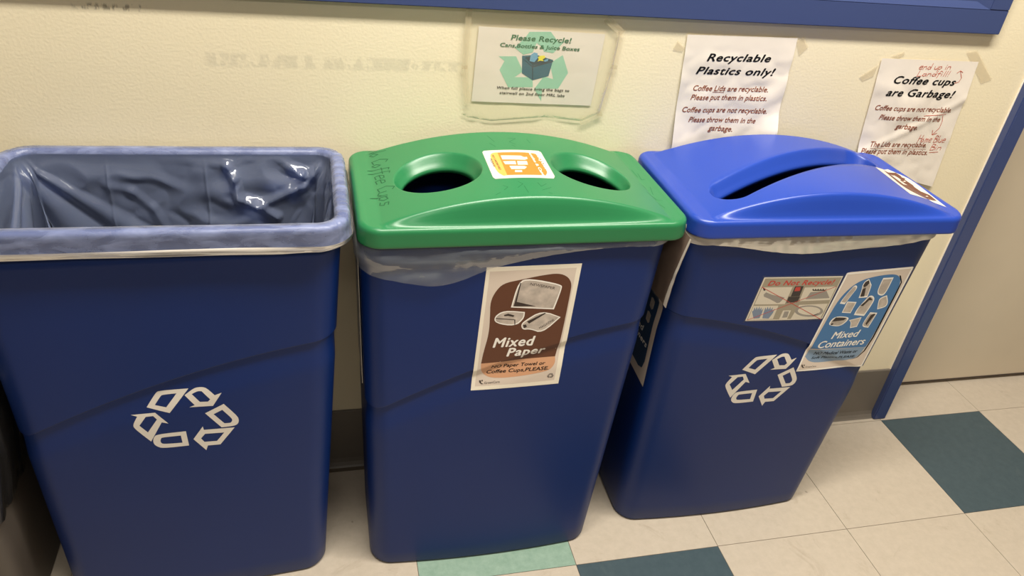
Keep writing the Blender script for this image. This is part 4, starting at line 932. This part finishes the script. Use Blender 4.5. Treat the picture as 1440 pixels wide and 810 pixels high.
# ------------------------------------------------------------------ papers on the wall
def paper(key, name, bend, label, m=M_paper, n=30):
    q = D[key]; c = [(p[0], -.0012, p[1]) for p in (q[3], q[2], q[1], q[0])]
    o = sheet_grid(name, c, m, bend, None, n, n)
    cs = [Vector((p[0], p[1])) for p in (q[3], q[2], q[1], q[0])]
    def surf(x, z, off):
        # invert the bilinear sheet roughly: parameters from the quad's sides
        u = v = .5
        for _ in range(6):
            lo = cs[0].lerp(cs[1], u); hi = cs[3].lerp(cs[2], u); v = (z - lo.y) / (hi.y - lo.y)
            l_ = cs[0].lerp(cs[3], v); r_ = cs[1].lerp(cs[2], v); u = (x - l_.x) / (r_.x - l_.x)
        b_ = bend(u, v); return (x + b_[0], -.0012 + b_[1] - off, z + b_[2])
    tag(o, label, 'sign'); return o, surf
def wallf(x, z, off): return (x, -.001 - off, z)

q = D['ls_sheet']
o, f = paper('ls_sheet', 'paper_sign', lambda u, v: (0, -.0006 - .0006 * abs(noise.noise((u * 3, v * 3, 0))), 0), 'landscape Please Recycle notice in green print, wrapped in clear plastic, under the blue window frame')
each('arrow_print', D['ls_arrows'], M_pale_green, o, f, .0002, (.01, .01))
flat('crate_picture', P(D['ls_crate']), M_teal_ink, o, f, .0003, (.01, .01))
flat('crate_inside', P(D['ls_crate_in'] + D['ls_crate_line']), M_dark_teal, o, f, .0004, (.01, .01))
each('bottle_picture', D['ls_bottle'], M_sky_ink, o, f, .0005, (.01, .01))
flat('flower_picture', P(D['ls_flower']), M_yellow, o, f, .0006, (.01, .01))
letters('lettering', D['ls_green'], M_dgreen, o, f, .0004, .12, .02, (.01, .01))
letters('small_lettering', D['ls_black'], M_black, o, f, .0004, .12, .022, (.01, .01))
# the crinkled clear sleeve
def sleeve():
    cen = (-.096, .872); pts = D['ls_sleeve']; rings = []
    dense = []
    for a, b in zip(pts, pts[1:] + pts[:1]):
        for i in range(6): dense.append((a[0] + (b[0] - a[0]) * i / 6, a[1] + (b[1] - a[1]) * i / 6))
    for j in range(24):
        t = 1 - j / 23 * .98; out = []
        for i, p in enumerate(dense):
            x = cen[0] + (p[0] - cen[0]) * t; z = cen[1] + (p[1] - cen[1]) * t
            w = smooth(.70, .95, t)
            y = -.0034 - w * .0016 * max(0, ridge(x * 60, z * 60, 5) * .7 + .3) - .0003 * noise.noise((x * 20, z * 20, 2))
            if t > .98: y = -.002
            out.append((x + .001 * w * noise.noise((z * 60, 1, 2)), y, z))
        rings.append(out)
    V, F = loft(rings, cap_last=True)
    s_ = obj('clear_sleeve', V, F, M_sleeve, o, True)
sleeve()
qd = D['ls_sleeve']
tp = strokes([[qd[0], qd[6]], ], .012) + strokes([[qd[10], qd[8]], [qd[8], qd[7]]], .012) + strokes([[qd[0], qd[-2], qd[-3]]], .010) + strokes([[qd[4], qd[5], qd[6], qd[7]]], .012)
each('tape', tp[2:], M_tape, o, wallf, .0045)

def bend1(u, v):
    y = -.0008 - .0035 * abs(fbm(u * 2.5, v * 2.5, 4, 3)) * smooth(0, .3, 1 - v)
    c = smooth(.45, 0, v) * smooth(.55, 1, u); y -= .016 * c * c
    c = smooth(.3, 0, v) * smooth(.35, 0, u); y -= .006 * c
    y -= .0035 * smooth(.25, 0, abs(v - .25 - (u - .7) * .8)) * smooth(.5, .9, u)
    return (0, y, 0)
o, f = paper('s1_sheet', 'paper_sign', bend1, 'white notice headed Recyclable Plastics only, curling at its lower corners', n=50)
letters('lettering', D['s1_bold'], M_black, o, f, .0003, .28, .028, (.01, .01))
letters('small_lettering', D['s1_brown'], M_brown_ink, o, f, .0003, .22, .014, (.01, .01))
flat('underline', P(strokes(D['s1_under'], .0010)), M_brown_ink, o, f, .0003)
each('tape', D['tapes1'], M_tape, o, wallf, .0002)
def bend2(u, v):
    y = -.0008 - .0030 * abs(fbm(u * 2.5 + 5, v * 2.5, 4, 3)) * smooth(0, .3, 1 - v)
    y -= .004 * smooth(.3, 0, v) * smooth(.5, 0, u)
    y -= .0018 * smooth(.06, 0, abs(v - .42 - (u - .5) * .6))
    return (0, y, 0)
o, f = paper('s2_sheet', 'paper_sign', bend2, 'white notice headed Coffee cups are Garbage with notes added in red pen, nearest the door', n=50)
letters('lettering', D['s2_bold'], M_black, o, f, .0003, .28, .028, (.01, .01))
letters('small_lettering', D['s2_brown'], M_brown_ink, o, f, .0003, .22, .014, (.01, .01))
for ln in D['s2_hand']: flat('pen_writing', P(hand([ln], .0010)), M_red_ink, o, f, .0004, (.01, .01))
L_ = D['s2_lines']
for grp in (L_[:1], L_[1:4], L_[4:]): flat('pen_line', P(strokes(grp, .0010)), M_red_ink, o, f, .0004, (.01, .01))
flat('underline', P(strokes(D['s2_under'], .0008)), M_brown_ink, o, f, .0003)
each('tape', D['tapes2'], M_tape, o, wallf, .0002)

# ------------------------------------------------------------------ waste bin with a black bag at the far left
def far_can():
    cx, cy = -1.112, -.20
    root = empty('waste_bin', (cx, cy, 0)); tag(root, 'taupe waste bin at the left edge of the photo, beside the open blue bin', 'waste bin')
    rings = []
    for z, hx, hy in ((0, .158, .115), (.004, .164, .121), (.2, .167, .125), (.42, .170, .132), (.455, .171, .134)):
        rings.append([(cx + p[0], cy + p[1], z) for p in perimeter(hx, hy, .04)])
    V, F = loft(rings, cap_first=True); o = obj('bin_body', V, F, M_canb, root, True)
    s_ = o.modifiers.new('wall', 'SOLIDIFY'); s_.thickness = .003; s_.offset = -1
    rings = [[(cx + p[0], cy + p[1], z) for p in perimeter(hx, hy, .042)] for z, hx, hy in ((.447, .172, .137), (.446, .176, .141), (.462, .177, .142), (.465, .174, .139), (.464, .169, .134))]
    V, F = loft(rings); obj('rim', V, F, M_canb, root, True)
    # black bag
    prof = [(.006, .250), (.010, .256), (.016, .30), (.024, .36), (.026, .42), (.018, .45), (.011, .468), (.004, .475), (-.006, .474), (-.014, .462), (-.02, .40), (-.035, .25), (-.05, .12)]
    ref = perimeter(.168, .135, .042, 60, 40, 14); rings = []
    for j, (off, z) in enumerate(prof):
        out = []
        for (px, py, nx, ny) in ref:
            amp = .005 if j < 8 else .004
            t = (px - py) * 30
            tap = .06 * (z - .455) if j < 8 else 0
            g = amp * (ridge(px * 22, py * 22, z * 5) - .3) + .002 * fbm(px * 30, py * 30, z * 40)
            out.append((cx + px + nx * (off + g + tap * .3), cy + py + ny * (off + g + tap * .3), z + (.006 * noise.noise((px * 14, py * 14, 7)) if j < 2 else 0)))
        rings.append(out)
    V, F = loft(rings, cap_last=True); o = obj('bin_liner', V, F, M_bag, None, True)
    tag(o, 'shiny black bag folded over the waste bin at the left edge', 'bin liner')
far_can()
